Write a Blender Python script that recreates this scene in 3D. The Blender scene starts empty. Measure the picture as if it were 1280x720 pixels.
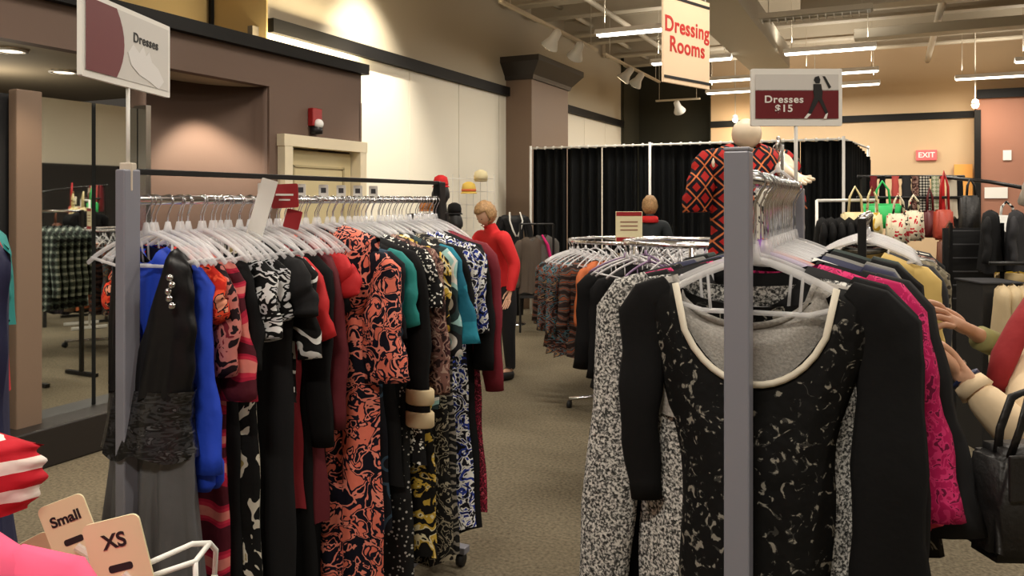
import bpy, bmesh, math, random
from mathutils import Vector, Matrix
random.seed(7)
PI = math.pi
SC = bpy.context.scene
COL = SC.collection

# ------------------------------------------------------------------ camera
TH = math.radians(25.4)
CT, ST = math.cos(TH), math.sin(TH)
CAMZ = 1.6
cd = bpy.data.cameras.new('camera'); cam = bpy.data.objects.new('camera', cd); COL.objects.link(cam)
cam.location = (0, 0, CAMZ); cam.rotation_euler = (PI/2, 0, TH)
cd.sensor_width = 36; cd.lens = 36*1000/1280; cd.shift_y = -110/1280; cd.clip_start = .05
SC.camera = cam
# ------------------------------------------------------------------ world, exposure
wd = bpy.data.worlds.new('world'); SC.world = wd; wd.use_nodes = True
wd.node_tree.nodes['Background'].inputs[0].default_value = (1, .85, .68, 1)
wd.node_tree.nodes['Background'].inputs[1].default_value = .05
SC.view_settings.view_transform = 'Standard'; SC.view_settings.look = 'None'
SC.view_settings.gamma = 1; SC.view_settings.use_curve_mapping = False
SC.view_settings.exposure = 0.28

def lamp(kind, loc, power, col=(1, .86, .68), rot=(0, 0, 0), size=.3, size_y=None, spot=None, blend=.6):
    l = bpy.data.lights.new('lamp_light', kind); l.energy = power; l.color = col
    if kind == 'AREA':
        l.shape = 'RECTANGLE'; l.size = size; l.size_y = size_y or size
    elif kind == 'SPOT':
        l.spot_size = spot; l.spot_blend = blend; l.shadow_soft_size = size
    else: l.shadow_soft_size = size
    o = bpy.data.objects.new('lamp_light', l); COL.objects.link(o); o.location = loc; o.rotation_euler = rot
    return o
def aim(loc, to):
    return (Vector(to)-Vector(loc)).to_track_quat('-Z', 'Y').to_euler()

# ceiling fluorescent rows of the shop (their tubes are built below); x, y, power
CEIL = 5.0
FIX = [(-2.8, 9.7), (-2.75, 12.1), (-2.7, 14.3), (-2.7, 15.9), (-.8, 12.1), (-.8, 14.3), (-.8, 15.9), (1.6, 15.9), (2.3, 14.3)]
for x, y in FIX: lamp('AREA', (x, y, 3.66), 34, (1, .93, .81), size=1.15, size_y=.1)
UNSEEN_FILL = [(-2.7, 2.2), (-2.7, 5.6), (-.4, -1.0), (-.4, 3.4), (-2.4, -1.4), (2.2, 1.6), (2.2, 5.6), (2.2, 9.7), (5, 3.4), (5, 8), (-.4, 6.6)]  # unseen ceiling lamps, no tubes built; those behind the camera added as fill
for x, y in UNSEEN_FILL: lamp('AREA', (x, y, 4.2), 50 if y > 0 else 82, (1, .92, .80), size=1.15, size_y=.1)
for x, y in FIX+UNSEEN_FILL: lamp('AREA', (x, y, 3.86 if (x, y) in FIX else 4.3), 15, (1, .92, .80), rot=(PI, 0, 0), size=1.15, size_y=.1)   # upward-facing lamps added to brighten the ceiling deck
# cove lamp above the fitting-room block and wall washers
lamp('AREA', (-4.98, 6.25, 2.96), 26, (1, .82, .52), rot=(0, math.radians(150), 0), size=.12, size_y=1.4)
lamp('SPOT', (-4.3, 6.9, 4.6), 620, (1, .90, .74), rot=aim((-4.3, 6.9, 4.6), (-5.2, 7.3, 2.2)), size=.08, spot=1.1, blend=.9)
lamp('SPOT', (-4.84, 4.72, 2.53), 52, (1, .80, .6), rot=aim((-4.84, 4.72, 2.53), (-4.90, 4.72, 1.2)), size=.03, spot=1.5, blend=.6)
for p_ in ((-5.3, 2.2, 2.2), (-5.9, 3.6, 2.2)): lamp('POINT', p_, 7, (1, .86, .66), size=.08)  # bare point lamps added in the alcove to brighten the soffit
lamp('SPOT', (-4.35, 2.95, 2.53), 26, (1, .82, .62), rot=aim((-4.35, 2.95, 2.53), (-4.6, 3.1, 1.0)), size=.04, spot=1.2, blend=.8)

# ------------------------------------------------------------------ helpers
def W3(u, v, d):
    cx = (u-640)/1000*d
    return Vector((cx*CT-d*ST, cx*ST+d*CT, CAMZ+(250-v)/1000*d))
def C3(cx, cy, z): return Vector((cx*CT-cy*ST, cx*ST+cy*CT, z))
def aty(u, v, y):           # point on the plane world-y = y
    k = (u-640)/1000; return W3(u, v, y/(k*ST+CT))

def node(nt, t, **k):
    n = nt.nodes.new(t)
    for a, b in k.items():
        if a.startswith('i_'): n.inputs[a[2:].replace('_', ' ')].default_value = b
        else: setattr(n, a, b)
    return n
def rgba(c): return (c[0], c[1], c[2], 1)
def srgb(r, g, b):
    f = lambda x: ((x/255+.055)/1.055)**2.4 if x > 10 else x/255/12.92
    return (f(r), f(g), f(b))
MATS = {}
def base(name):
    m = bpy.data.materials.new(name); m.use_nodes = True
    return m, m.node_tree, m.node_tree.nodes['Principled BSDF']
def M(name, col, rough=.6, metal=0, bump=0, bscale=40, spec=.5, var=0, sheen=0, em=0):
    if name in MATS: return MATS[name]
    m, nt, b = base(name)
    b.inputs['Base Color'].default_value = rgba(col); b.inputs['Roughness'].default_value = rough
    b.inputs['Metallic'].default_value = metal; b.inputs['Specular IOR Level'].default_value = spec
    if sheen: b.inputs['Sheen Weight'].default_value = sheen
    if em: b.inputs['Emission Color'].default_value = rgba(col); b.inputs['Emission Strength'].default_value = em
    tc = node(nt, 'ShaderNodeTexCoord')
    no = node(nt, 'ShaderNodeTexNoise'); no.inputs['Scale'].default_value = bscale; no.inputs['Detail'].default_value = 3
    nt.links.new(tc.outputs['Object'], no.inputs['Vector'])
    if bump:
        bp = node(nt, 'ShaderNodeBump'); bp.inputs['Strength'].default_value = bump; bp.inputs['Distance'].default_value = .01
        nt.links.new(no.outputs[0], bp.inputs['Height']); nt.links.new(bp.outputs[0], b.inputs['Normal'])
    if var:
        r = node(nt, 'ShaderNodeValToRGB'); r.color_ramp.elements[0].position = .3; r.color_ramp.elements[1].position = .7
        r.color_ramp.elements[0].color = rgba([c*(1-var) for c in col]); r.color_ramp.elements[1].color = rgba([min(1, c*(1+var)) for c in col])
        nt.links.new(no.outputs[0], r.inputs[0]); nt.links.new(r.outputs[0], b.inputs['Base Color'])
    MATS[name] = m; return m
def PAT(name, kind, cols, scale=10, pos=None, dist=0, rough=.8, st=(1, 1, 1), det=2, spec=.25):
    """printed fabric: kind = noise | heather | voro | rings | stripes | plaid | diamond ; cols = list of colours"""
    if name in MATS: return MATS[name]
    m, nt, b = base(name); L = nt.links.new
    b.inputs['Roughness'].default_value = rough; b.inputs['Specular IOR Level'].default_value = spec
    tc = node(nt, 'ShaderNodeTexCoord'); mp = node(nt, 'ShaderNodeMapping'); mp.inputs['Scale'].default_value = st
    L(tc.outputs['Object'], mp.inputs[0]); src = mp.outputs[0]
    if kind in ('noise', 'heather'):
        t = node(nt, 'ShaderNodeTexNoise'); t.inputs['Scale'].default_value = scale; t.inputs['Detail'].default_value = det; t.inputs['Distortion'].default_value = dist
        L(src, t.inputs['Vector']); out = t.outputs[0]
    elif kind in ('voro', 'rings'):
        t = node(nt, 'ShaderNodeTexVoronoi'); t.inputs['Scale'].default_value = scale
        if dist:
            n2 = node(nt, 'ShaderNodeTexNoise'); n2.inputs['Scale'].default_value = scale*.7; mx = node(nt, 'ShaderNodeMixRGB'); mx.inputs[0].default_value = dist*.1
            L(src, n2.inputs['Vector']); L(src, mx.inputs[1]); L(n2.outputs[1], mx.inputs[2]); L(mx.outputs[0], t.inputs['Vector'])
        else: L(src, t.inputs['Vector'])
        out = t.outputs[0]
        if kind == 'rings':
            s = node(nt, 'ShaderNodeMath', operation='MULTIPLY'); s.inputs[1].default_value = 2.4; L(out, s.inputs[0])
            f = node(nt, 'ShaderNodeMath', operation='FRACT'); L(s.outputs[0], f.inputs[0]); out = f.outputs[0]
    elif kind == 'stripes':
        t = node(nt, 'ShaderNodeTexWave'); t.bands_direction = 'Z'; t.inputs['Scale'].default_value = scale
        t.inputs['Distortion'].default_value = dist; t.inputs['Detail'].default_value = det; t.inputs['Detail Scale'].default_value = 1.5
        L(src, t.inputs['Vector']); out = t.outputs[1]
    elif kind == 'plaid':
        a = node(nt, 'ShaderNodeTexWave'); a.bands_direction = 'Z'; a.inputs['Scale'].default_value = scale
        c = node(nt, 'ShaderNodeTexWave'); c.bands_direction = 'X'; c.inputs['Scale'].default_value = scale
        L(src, a.inputs['Vector']); L(src, c.inputs['Vector'])
        mt = node(nt, 'ShaderNodeMath', operation='ADD'); L(a.outputs[1], mt.inputs[0]); L(c.outputs[1], mt.inputs[1])
        h = node(nt, 'ShaderNodeMath', operation='MULTIPLY'); h.inputs[1].default_value = .5; L(mt.outputs[0], h.inputs[0]); out = h.outputs[0]
    elif kind == 'diamond':
        sx = node(nt, 'ShaderNodeSeparateXYZ'); L(src, sx.inputs[0])
        outs = []
        for ax in (0, 2):
            q = node(nt, 'ShaderNodeMath', operation='MULTIPLY'); q.inputs[1].default_value = scale*(1 if ax == 0 else .8); L(sx.outputs[ax], q.inputs[0])
            p = node(nt, 'ShaderNodeMath', operation='PINGPONG'); p.inputs[1].default_value = .5; L(q.outputs[0], p.inputs[0]); outs.append(p.outputs[0])
        ad = node(nt, 'ShaderNodeMath', operation='ADD'); L(outs[0], ad.inputs[0]); L(outs[1], ad.inputs[1]); out = ad.outputs[0]
    r = node(nt, 'ShaderNodeValToRGB'); r.color_ramp.interpolation = 'LINEAR' if kind == 'heather' else 'CONSTANT'
    n = len(cols); pos = pos or [i/n for i in range(n)]
    els = r.color_ramp.elements
    els[0].position = pos[0]; els[0].color = rgba(cols[0]); els[1].position = pos[1]; els[1].color = rgba(cols[1])
    for i in range(2, n):
        e = els.new(pos[i]); e.color = rgba(cols[i])
    L(out, r.inputs[0]); L(r.outputs[0], b.inputs['Base Color'])
    nb = node(nt, 'ShaderNodeTexNoise'); nb.inputs['Scale'].default_value = 25; L(tc.outputs['Object'], nb.inputs['Vector'])
    bp = node(nt, 'ShaderNodeBump'); bp.inputs['Strength'].default_value = .25; bp.inputs['Distance'].default_value = .02
    L(nb.outputs[0], bp.inputs['Height']); L(bp.outputs[0], b.inputs['Normal'])
    MATS[name] = m; return m
def CLEAR(name='clear_plastic', tint=(.95, .95, .97), a=.40, rough=.06):
    if name in MATS: return MATS[name]
    m, nt, b = base(name)
    b.inputs['Base Color'].default_value = rgba(tint); b.inputs['Roughness'].default_value = rough; b.inputs['Alpha'].default_value = a
    b.inputs['Specular IOR Level'].default_value = 1.0
    MATS[name] = m; return m
def EMIT(name, col, s):
    if name in MATS: return MATS[name]
    m, nt, b = base(name)
    b.inputs['Base Color'].default_value = rgba(col)
    b.inputs['Emission Color'].default_value = rgba(col); b.inputs['Emission Strength'].default_value = s
    MATS[name] = m; return m

def empty(name, loc=(0, 0, 0), rz=0):
    o = bpy.data.objects.new(name, None); COL.objects.link(o); o.location = loc; o.rotation_euler = (0, 0, rz)
    o.empty_display_size = .1; return o
def tag(o, label=None, cat=None, group=None, kind=None):
    if label: o['label'] = label
    if cat: o['category'] = cat
    if group: o['group'] = group
    if kind: o['kind'] = kind
    return o
def obj(name, bm, mat, parent=None, smooth=False, loc=None, bev=0):
    me = bpy.data.meshes.new(name)
    if isinstance(bm, bpy.types.Mesh): me = bm
    else: bm.to_mesh(me); bm.free()
    if smooth:
        for p in me.polygons: p.use_smooth = True
    for m in (mat if isinstance(mat, (list, tuple)) else [mat]): me.materials.append(m)
    o = bpy.data.objects.new(name, me); COL.objects.link(o)
    if parent: o.parent = parent
    if loc is not None: o.location = loc
    if bev:
        md = o.modifiers.new('bevel', 'BEVEL'); md.width = bev; md.segments = 2
    return o
def B(): return bmesh.new()
def box(bm, c, s, rot=None, mi=0):
    vs = []
    for dx in (-.5, .5):
        for dy in (-.5, .5):
            for dz in (-.5, .5):
                p = Vector((dx*s[0], dy*s[1], dz*s[2]))
                if rot: p = rot @ p
                vs.append(bm.verts.new(p+Vector(c)))
    for f in ((0, 1, 3, 2), (4, 6, 7, 5), (0, 4, 5, 1), (2, 3, 7, 6), (0, 2, 6, 4), (1, 5, 7, 3)):
        fc = bm.faces.new([vs[i] for i in f]); fc.material_index = mi
    return bm
def bx(c, s, rot=None): return box(B(), c, s, rot)
def tube(bm, pts, r, seg=8, flat=1.0, cap=True, up=None):
    """tube along points; r number or list; flat squashes along the second axis"""
    pts = [Vector(p) for p in pts]; n = len(pts)
    rs = r if isinstance(r, (list, tuple)) else [r]*n
    rings = []; ref = Vector(up) if up else None
    for i, p in enumerate(pts):
        t = (pts[min(i+1, n-1)]-pts[max(i-1, 0)]).normalized()
        if ref is None:
            ref = Vector((0, 0, 1)) if abs(t.z) < .9 else Vector((0, 1, 0))
        a = ref-t*ref.dot(t)
        if a.length < 1e-4: a = t.orthogonal()
        a.normalize(); b = t.cross(a)
        if not up: ref = a
        rings.append([bm.verts.new(p+(a*math.cos(2*PI*k/seg)*flat+b*math.sin(2*PI*k/seg))*rs[i]) for k in range(seg)])
    for i in range(n-1):
        for k in range(seg):
            bm.faces.new((rings[i][k], rings[i][(k+1) % seg], rings[i+1][(k+1) % seg], rings[i+1][k]))
    if cap:
        try: bm.faces.new(rings[0][::-1]); bm.faces.new(rings[-1])
        except ValueError: pass
    return bm
def lathe(bm, prof, c=(0, 0, 0), seg=20, sx=1, sy=1):
    c = Vector(c); rings = []
    for r, z in prof:
        rings.append([bm.verts.new(c+Vector((r*sx*math.cos(2*PI*k/seg), r*sy*math.sin(2*PI*k/seg), z))) for k in range(seg)])
    for i in range(len(rings)-1):
        for k in range(seg):
            bm.faces.new((rings[i][k], rings[i][(k+1) % seg], rings[i+1][(k+1) % seg], rings[i+1][k]))
    bm.faces.new(rings[0][::-1]); bm.faces.new(rings[-1])
    return bm
def sph(bm, c, r, sx=1, sy=1, sz=1, u=16, v=10):
    mm = Matrix.Translation(c) @ Matrix.Diagonal((r*sx, r*sy, r*sz, 1))
    bmesh.ops.create_uvsphere(bm, u_segments=u, v_segments=v, radius=1, matrix=mm); return bm
def prism(bm, pts, d, frame=None):
    """pts: list of (x,z) polygon, extruded d along y (centred)"""
    f = [bm.verts.new((x, -d/2, z)) for x, z in pts]; b = [bm.verts.new((x, d/2, z)) for x, z in pts]
    bm.faces.new(f); bm.faces.new(b[::-1]); n = len(pts)
    for i in range(n): bm.faces.new((f[i], b[i], b[(i+1) % n], f[(i+1) % n]))
    return bm
def rrect(w, h, r, n=5, cx=0, cz=0):
    out = []
    for sx, sz, a0 in ((1, 1, 0), (-1, 1, PI/2), (-1, -1, PI), (1, -1, 3*PI/2)):
        for k in range(n+1):
            a = a0+PI/2*k/n; out.append((cx+sx*(w/2-r)+r*math.cos(a), cz+sz*(h/2-r)+r*math.sin(a)))
    return out
def text(name, s, size, mat, parent, loc, rot=(PI/2, 0, 0), ext=.0006, off=0, sx=1, align='CENTER', sp=1):
    c = bpy.data.curves.new('t', 'FONT'); c.body = s; c.size = size; c.extrude = ext; c.offset = off; c.align_x = align; c.align_y = 'CENTER'; c.space_line = .9; c.space_character = sp
    t = bpy.data.objects.new('t', c); COL.objects.link(t)
    dg = bpy.context.evaluated_depsgraph_get()
    me = bpy.data.meshes.new_from_object(t.evaluated_get(dg)); bpy.data.objects.remove(t)
    me.name = name; me.materials.clear(); me.materials.append(mat)
    o = bpy.data.objects.new(name, me); COL.objects.link(o); o.parent = parent; o.location = loc; o.rotation_euler = rot; o.scale = (sx, 1, 1)
    return o
def copy_tree(o, parent=None):
    kids = [c for c in bpy.data.objects if c.parent == o] if parent is None else [c for c in o.children]
    c = o.copy(); COL.objects.link(c)
    if parent: c.parent = parent
    for ch in kids: copy_tree(ch, c)
    return c
def struct(name, bm, mat, **k):
    o = obj(name, bm, mat, **k); o['kind'] = 'structure'; return o
def skin(name, V, E, mat, parent, root=0, sub=2, smooth=1):
    """V: list of (pos, r or (rx,ry)); edges E; grows one continuous surface"""
    me = bpy.data.meshes.new(name); me.from_pydata([tuple(v[0]) for v in V], E, [])
    t = bpy.data.objects.new(name, me); COL.objects.link(t)
    md = t.modifiers.new('s', 'SKIN'); md.use_smooth_shade = True; md.branch_smoothing = smooth
    lay = me.skin_vertices[0].data
    for i, v in enumerate(V):
        r = v[1]; lay[i].radius = r if isinstance(r, tuple) else (r, r); lay[i].use_root = (i == root)
    s = t.modifiers.new('u', 'SUBSURF'); s.levels = sub; s.render_levels = sub
    dg = bpy.context.evaluated_depsgraph_get(); dg.update()
    out = bpy.data.meshes.new_from_object(t.evaluated_get(dg)); bpy.data.objects.remove(t)
    out.name = name; out.materials.clear(); out.materials.append(mat)
    for p in out.polygons: p.use_smooth = True
    o = bpy.data.objects.new(name, out); COL.objects.link(o); o.parent = parent
    return o

# ------------------------------------------------------------------ base materials
m_brown = M('taupe_brown_paint', srgb(104, 84, 73), .7, bump=.05, bscale=120)
m_colbrown = M('taupe_column_paint', srgb(122, 101, 84), .6, bump=.05, bscale=120)
m_cream = M('cream_wall_panel', srgb(236, 230, 214), .6)
m_tan = M('tan_upper_wall', srgb(180, 170, 150), .75, bump=.04, bscale=90)
m_yellow = M('yellow_upper_wall', srgb(206, 180, 124), .75)
m_olive = M('dark_olive_wall', srgb(52, 50, 36), .8)
m_backwall = M('tan_back_wall', srgb(206, 178, 142), .75)
m_pinkwall = M('rose_brown_wall', srgb(160, 112, 92), .75)
m_trim = M('black_trim', srgb(14, 13, 13), .6, spec=.25)
m_ceil = M('brown_ceiling_deck', srgb(146, 122, 98), .85, var=.15, bscale=1.5)
m_soffit = M('beige_soffit', srgb(176, 164, 142), .8)
m_duct = M('grey_beige_duct', srgb(190, 182, 164), .6)
m_beam = M('beige_ceiling_beam', srgb(176, 166, 146), .7)
m_white = M('white_paint', srgb(232, 230, 224), .5)
m_black = M('matt_black', (.012, .012, .013), .6)
m_blackm = M('black_metal', (.015, .015, .016), .35, metal=.3)
m_chrome = M('chrome', (.75, .75, .77), .18, metal=1)
m_grey = M('grey_steel_post', srgb(136, 137, 148), .38, metal=.1, bump=.02)
m_tube = EMIT('fluorescent_tube', (1, .95, .85), 5)
m_mirror = M('mirror_glass', (.82, .84, .80), .02, metal=1)
m_clear = CLEAR()
m_skin = M('skin', srgb(214, 168, 140), .5, bump=.03)
m_mann = M('cream_mannequin', srgb(232, 214, 188), .45)

# ------------------------------------------------------------------ floor
def carpet():
    m, nt, b = base('carpet'); L = nt.links.new
    tc = node(nt, 'ShaderNodeTexCoord')
    n1 = node(nt, 'ShaderNodeTexNoise'); n1.inputs['Scale'].default_value = 60; n1.inputs['Detail'].default_value = 5
    n2 = node(nt, 'ShaderNodeTexNoise'); n2.inputs['Scale'].default_value = 1.1; n2.inputs['Detail'].default_value = 3
    for n in (n1, n2): L(tc.outputs['Object'], n.inputs['Vector'])
    ad = node(nt, 'ShaderNodeMath', operation='MULTIPLY_ADD'); ad.inputs[1].default_value = .45; L(n2.outputs[0], ad.inputs[0]); L(n1.outputs[0], ad.inputs[2])
    r = node(nt, 'ShaderNodeValToRGB'); r.color_ramp.elements[0].position = .45; r.color_ramp.elements[1].position = 1.0
    r.color_ramp.elements[0].color = rgba(srgb(80, 73, 60)); r.color_ramp.elements[1].color = rgba(srgb(136, 126, 106))
    L(ad.outputs[0], r.inputs[0]); L(r.outputs[0], b.inputs['Base Color']); b.inputs['Roughness'].default_value = .95; b.inputs['Specular IOR Level'].default_value = .1
    bp = node(nt, 'ShaderNodeBump'); bp.inputs['Strength'].default_value = .5; L(n1.outputs[0], bp.inputs['Height']); L(bp.outputs[0], b.inputs['Normal'])
    return m
struct('floor', bx((.5, 6, -.05), (17, 26, .1)), carpet())
# ------------------------------------------------------------------ walls
XL = -5.2; YB = 17.3; XB = -4.7; XR = 7.0; YF = -4.0
b = B()
# vertical panels with thin joints on the lower cream wall
y = 5.7
while y < 16.3:
    y2 = min(y+1.2, 16.4); box(b, (XL-.05, (y+y2)/2, 1.6), (.1, y2-y-.012, 3.2)); y = y2
struct('wall_left', b, m_cream)
struct('wall_left_backing', bx((XL-.12, 11, 1.6), (.06, 10.8, 3.2)), M('panel_joint', srgb(120, 112, 98), .8))
struct('wall_left_upper', bx((XL-.05, 11.05, (3.2+CEIL)/2), (.1, 10.7, CEIL-3.2)), m_tan)
struct('trim_1', bx((XL+.03, 11.05, 3.21), (.08, 10.7, .13)), m_trim)
b = bx((XL-.75, .8, 4), (.1, 9.8, 2.0))
struct('wall_left_recess', b, m_yellow)
struct('trim_2', bx((XL-.66, 5.66, 4), (.03, .04, 2.0)), m_trim)
struct('wall_left_return', bx((XL-.4, 5.69, 4.0), (.8, .02, 2.0)), m_yellow)
# fitting-room block: header, soffit, front wall, trim
b = bx((XB-.05, 1.22, 2.725), (.1, 10.44, .37)); box(b, (XB-.05, 5.815, 1.29), (.1, 1.27, 2.52))
box(b, (XB-.25, 6.4, 1.45), (.3, .1, 2.9))
# cut door opening by building the wall around it
b.free(); b = B()
box(b, (XB-.05, 1.22, 2.725), (.1, 10.46, .35))
box(b, (XB-.05, 5.22, 1.275), (.1, .10, 2.55)); box(b, (XB-.05, 6.44, 1.275), (.1, .04, 2.55)); box(b, (XB-.05, 5.85, 2.34), (.1, 1.16, .42))
box(b, (XB-.31, 6.44, 1.42), (.42, .04, 2.84))
struct('wall_left_block', b, m_brown)
struct('ceiling_block_top', bx((XB-.53, 1.2, 2.86), (1.0, 10.5, .03)), m_brown)
struct('trim_3', bx((XB+.02, 1.24, 2.875), (.10, 10.5, .10)), m_trim)
b = bx((XB-1.6, .6, 2.58), (3.0, 9.2, .06)); box(b, (XB-.25, 5.8, 2.58), (.3, 1.2, .06)); struct('ceiling_soffit', b, m_soffit)
# curved recess wall
b = B(); pr = []
for k in range(25):
    a = PI*k/24; pr.append((XB-.02-.42*math.sin(a), 4.565-.60*math.cos(a)))
for i in range(24):
    (x0, y0), (x1, y1) = pr[i], pr[i+1]
    q = [b.verts.new(p) for p in ((x0, y0, 0), (x1, y1, 0), (x1, y1, 2.56), (x0, y0, 2.56))]; b.faces.new(q)
bmesh.ops.remove_doubles(b, verts=b.verts, dist=.001)
bmesh.ops.solidify(b, geom=b.faces[:], thickness=.03)
o = struct('wall_left_curved', b, m_brown, smooth=True)
struct('wall_left_alcove', bx((XB-3.0, .6, 1.3), (.1, 9.2, 2.6)), m_brown)
# door in the block
dr = empty('door_1', (XB, 5.85, 0)); dr['kind'] = 'structure'
b = B()
for yy in (-.53, .53): box(b, (.015, yy, 1.03), (.13, .1, 2.06))
box(b, (.015, 0, 2.11), (.135, 1.18, .1)); obj('door_frame', b, M('cream_door_frame', srgb(226, 214, 186), .5), dr)
b = bx((-.05, 0, 1.02), (.04, .94, 2.04))
obj('door_leaf', b, M('cream_door', srgb(206, 192, 150), .5), dr)
b = B()
for zz, hh in ((1.5, .8), (.6, .7)):
    for yy in (-.35, .35): box(b, (-.024, yy, zz), (.014, .02, hh))
    for s in (-1, 1): box(b, (-.024, 0, zz+s*hh/2), (.014, .72, .02))
obj('door_moulding', b, M('door_moulding', srgb(178, 164, 126), .5), dr)
b = B(); tube(b, [(-.03, .4, 1), (.03, .4, 1), (.03, .3, 1)], .011); obj('door_handle', b, m_chrome, dr, smooth=True)
# rest of the shell
struct('wall_back', bx(((XR-3.5)/2, YB+.05, CEIL/2), (XR+3.5, .1, CEIL)), m_backwall)
struct('wall_back_alcove', bx((-4.5, YB+.5, CEIL/2), (2.2, .1, CEIL)), m_olive)
struct('wall_back_side', bx((-3.5, YB+.27, CEIL/2), (.06, .5, CEIL)), m_olive)
struct('wall_left_end', bx((XL+.02, 16.9, CEIL/2), (.1, 1.1, CEIL)), m_olive)
struct('trim_4', bx((-1.05, YB-.02, 3.21), (4.9, .06, .13)), m_trim)
struct('trim_5', bx((1.42, YB-.38, 1.6), (.1, .1, 3.3)), m_trim)
struct('wall_back_right', bx((4.2, YB-.25, CEIL/2-.75), (5.6, .3, CEIL-1.5)), m_pinkwall)
struct('trim_6', bx((4.2, YB-.45, 3.53), (5.6, .1, .16)), m_trim)
struct('wall_right', bx((XR+.05, 6.6, CEIL/2), (.1, 21.4, CEIL)), m_cream)
struct('wall_right_lower', bx((XR-.04, 6.6, 1.2), (.08, 21.2, 2.4)), M('charcoal_slatwall', srgb(34, 32, 32), .7))
struct('wall_rear', bx((.5, YF-.05, CEIL/2), (13, .1, CEIL)), m_tan)
struct('ceiling', bx((.4, 6.6, CEIL+.05), (16, 23, .1)), m_ceil)
b = B()
for k, yy in enumerate([-2, .5, 3, 5.5, 8.1, 10.6, 11.5, 12.9, 13.6, 15.1, 16.3]):
    box(b, (.9, yy, 4.55), (12, .12, .28)); box(b, (.9, yy, 4.42), (12, .22, .03)); box(b, (.9, yy, 4.69), (12, .22, .03))
struct('ceiling_joists', b, m_beam)
struct('ceiling_duct', bx((-1.83, 5.6, 3.93), (.64, 16.4, .34)), m_duct, bev=.01)
b = B()
for xx, zz, r in ((-4.6, 4.55, .035), (-3.7, 4.3, .04), (.6, 4.2, .05)): tube(b, [(xx, -3, zz), (xx, 16.8, zz)], r)
struct('ceiling_pipes', b, m_duct, smooth=True)
b = B(); box(b, (2.5, 12.8, 4.02), (6, .3, .14)); box(b, (2.2, 10.9, 4.12), (6.5, .3, .24))
struct('ceiling_cross_duct', b, m_duct, bev=.01)
# big column on the left wall with flared crown
b = bx((-5.0, 11.47, 1.78), (.44, 1.46, 3.56)); struct('wall_column', b, m_colbrown)
b = B(); b_prof = [(0, 3.38), (.03, 3.38), (.05, 3.44), (.10, 3.50), (.20, 3.62), (.20, 3.70), (0, 3.70)]
rings = []
for o_, z in b_prof:
    x1 = -4.78+o_; y0 = 10.74-o_; y1 = 12.2+o_
    rings.append([b.verts.new(p) for p in ((-5.2, y0, z), (x1, y0, z), (x1, y1, z), (-5.2, y1, z))])
for i in range(len(rings)-1):
    for k in range(4): b.faces.new((rings[i][k], rings[i][(k+1) % 4], rings[i+1][(k+1) % 4], rings[i+1][k]))
b.faces.new(rings[-1]); struct('trim_7', b, M('column_crown', srgb(44, 38, 34), .5))
struct('baseboard_left', bx((XL+.02, 8.6, .06), (.04, 4.2, .12)), m_trim)

# ------------------------------------------------------------------ fitting mirror unit in the alcove opening
mu = empty('fitting_mirror', (XB, 2.6, 0)); tag(mu, 'long fitting mirror between brown uprights on a dark plinth, left of the dress rack', 'mirror')
obj('plinth', bx((-.02, -.2, .12), (.34, 3.1, .24)), M('dark_plinth', srgb(34, 29, 26), .5), mu, bev=.01)
for y0, y1 in ((-1.7, -.62), (-.60, .32), (.62, .98), (1.0, 1.33)):
    obj('mirror_panel', bx((-.08, (y0+y1)/2, 1.24), (.03, y1-y0-.01, 2.0)), m_mirror, mu)
obj('backing', bx((-.12, -.2, 1.22), (.04, 3.1, 2.04)), m_black, mu)
for yy in (-.66, .50): obj('upright', bx((-.02, yy, 1.24), (.08, .16, 2.04)), m_colbrown, mu, bev=.008)
obj('upright', bx((-.04, 1.35, 1.24), (.12, .04, 2.04)), m_chrome, mu)

# ------------------------------------------------------------------ ceiling lights
def fluoro(x, y, z, label, on=True, hang=True):
    t = empty('fluorescent_light', (x, y, z)); tag(t, label, 'ceiling light', 'fluorescent strips hanging from the ceiling' if on else None)
    prof = [(-.1, -.02), (-.06, .05), (.06, .05), (.1, -.02), (.09, -.02), (.05, .035), (-.05, .035), (-.09, -.02)]
    b = B()
    rr = [[b.verts.new((xx, p[0], p[1])) for p in prof] for xx in (-.61, .61)]
    n = len(prof)
    for i in range(n): b.faces.new((rr[0][i], rr[0][(i+1) % n], rr[1][(i+1) % n], rr[1][i]))
    for r_ in rr: b.faces.new(r_)
    obj('housing', b, m_white if on else m_duct, t)
    for s in (-.045, .045): obj('tube', tube(B(), [(-.59, s, -.02), (.59, s, -.02)], .019), m_tube if on else M('unlit_louvre', srgb(190, 184, 172), .4), t, smooth=True)
    if not on:
        b = B()
        for k in range(14): box(b, (-.56+k*.086, 0, -.045), (.008, .17, .03))
        obj('louvre', b, m_white, t)
    for s in (-.5, .5): obj('suspension', tube(B(), [(s, 0, .05), (s, 0, CEIL-z)], .005, seg=5), m_duct, t)
    return t
names = ['second row from front', 'third row', 'fourth row', 'farthest row']
for i, (x, y) in enumerate(FIX):
    fluoro(x, y, 3.72, ('lit fluorescent strip behind the dressing rooms banner, nearest camera' if i == 0 else
      ['', 'lit fluorescent strip, second back behind the dressing rooms banner', 'lit fluorescent strip, third back left of the dresses price sign', 'lit fluorescent strip, farthest back left of the dresses price sign',
       'lit fluorescent strip above the dresses price sign', 'lit fluorescent strip just right of the dresses price sign, upper one', 'lit fluorescent strip just right of the dresses price sign, lower one',
       'lit fluorescent strip over the rose brown wall', 'lit fluorescent strip cut by the right picture edge'][i]))
fluoro(-.8, 9.7, 3.72, 'unlit grey louvred strip light at the top of the picture', on=False)
for x, y in UNSEEN_FILL:
    if y > 3 and x > -1: continue
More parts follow.
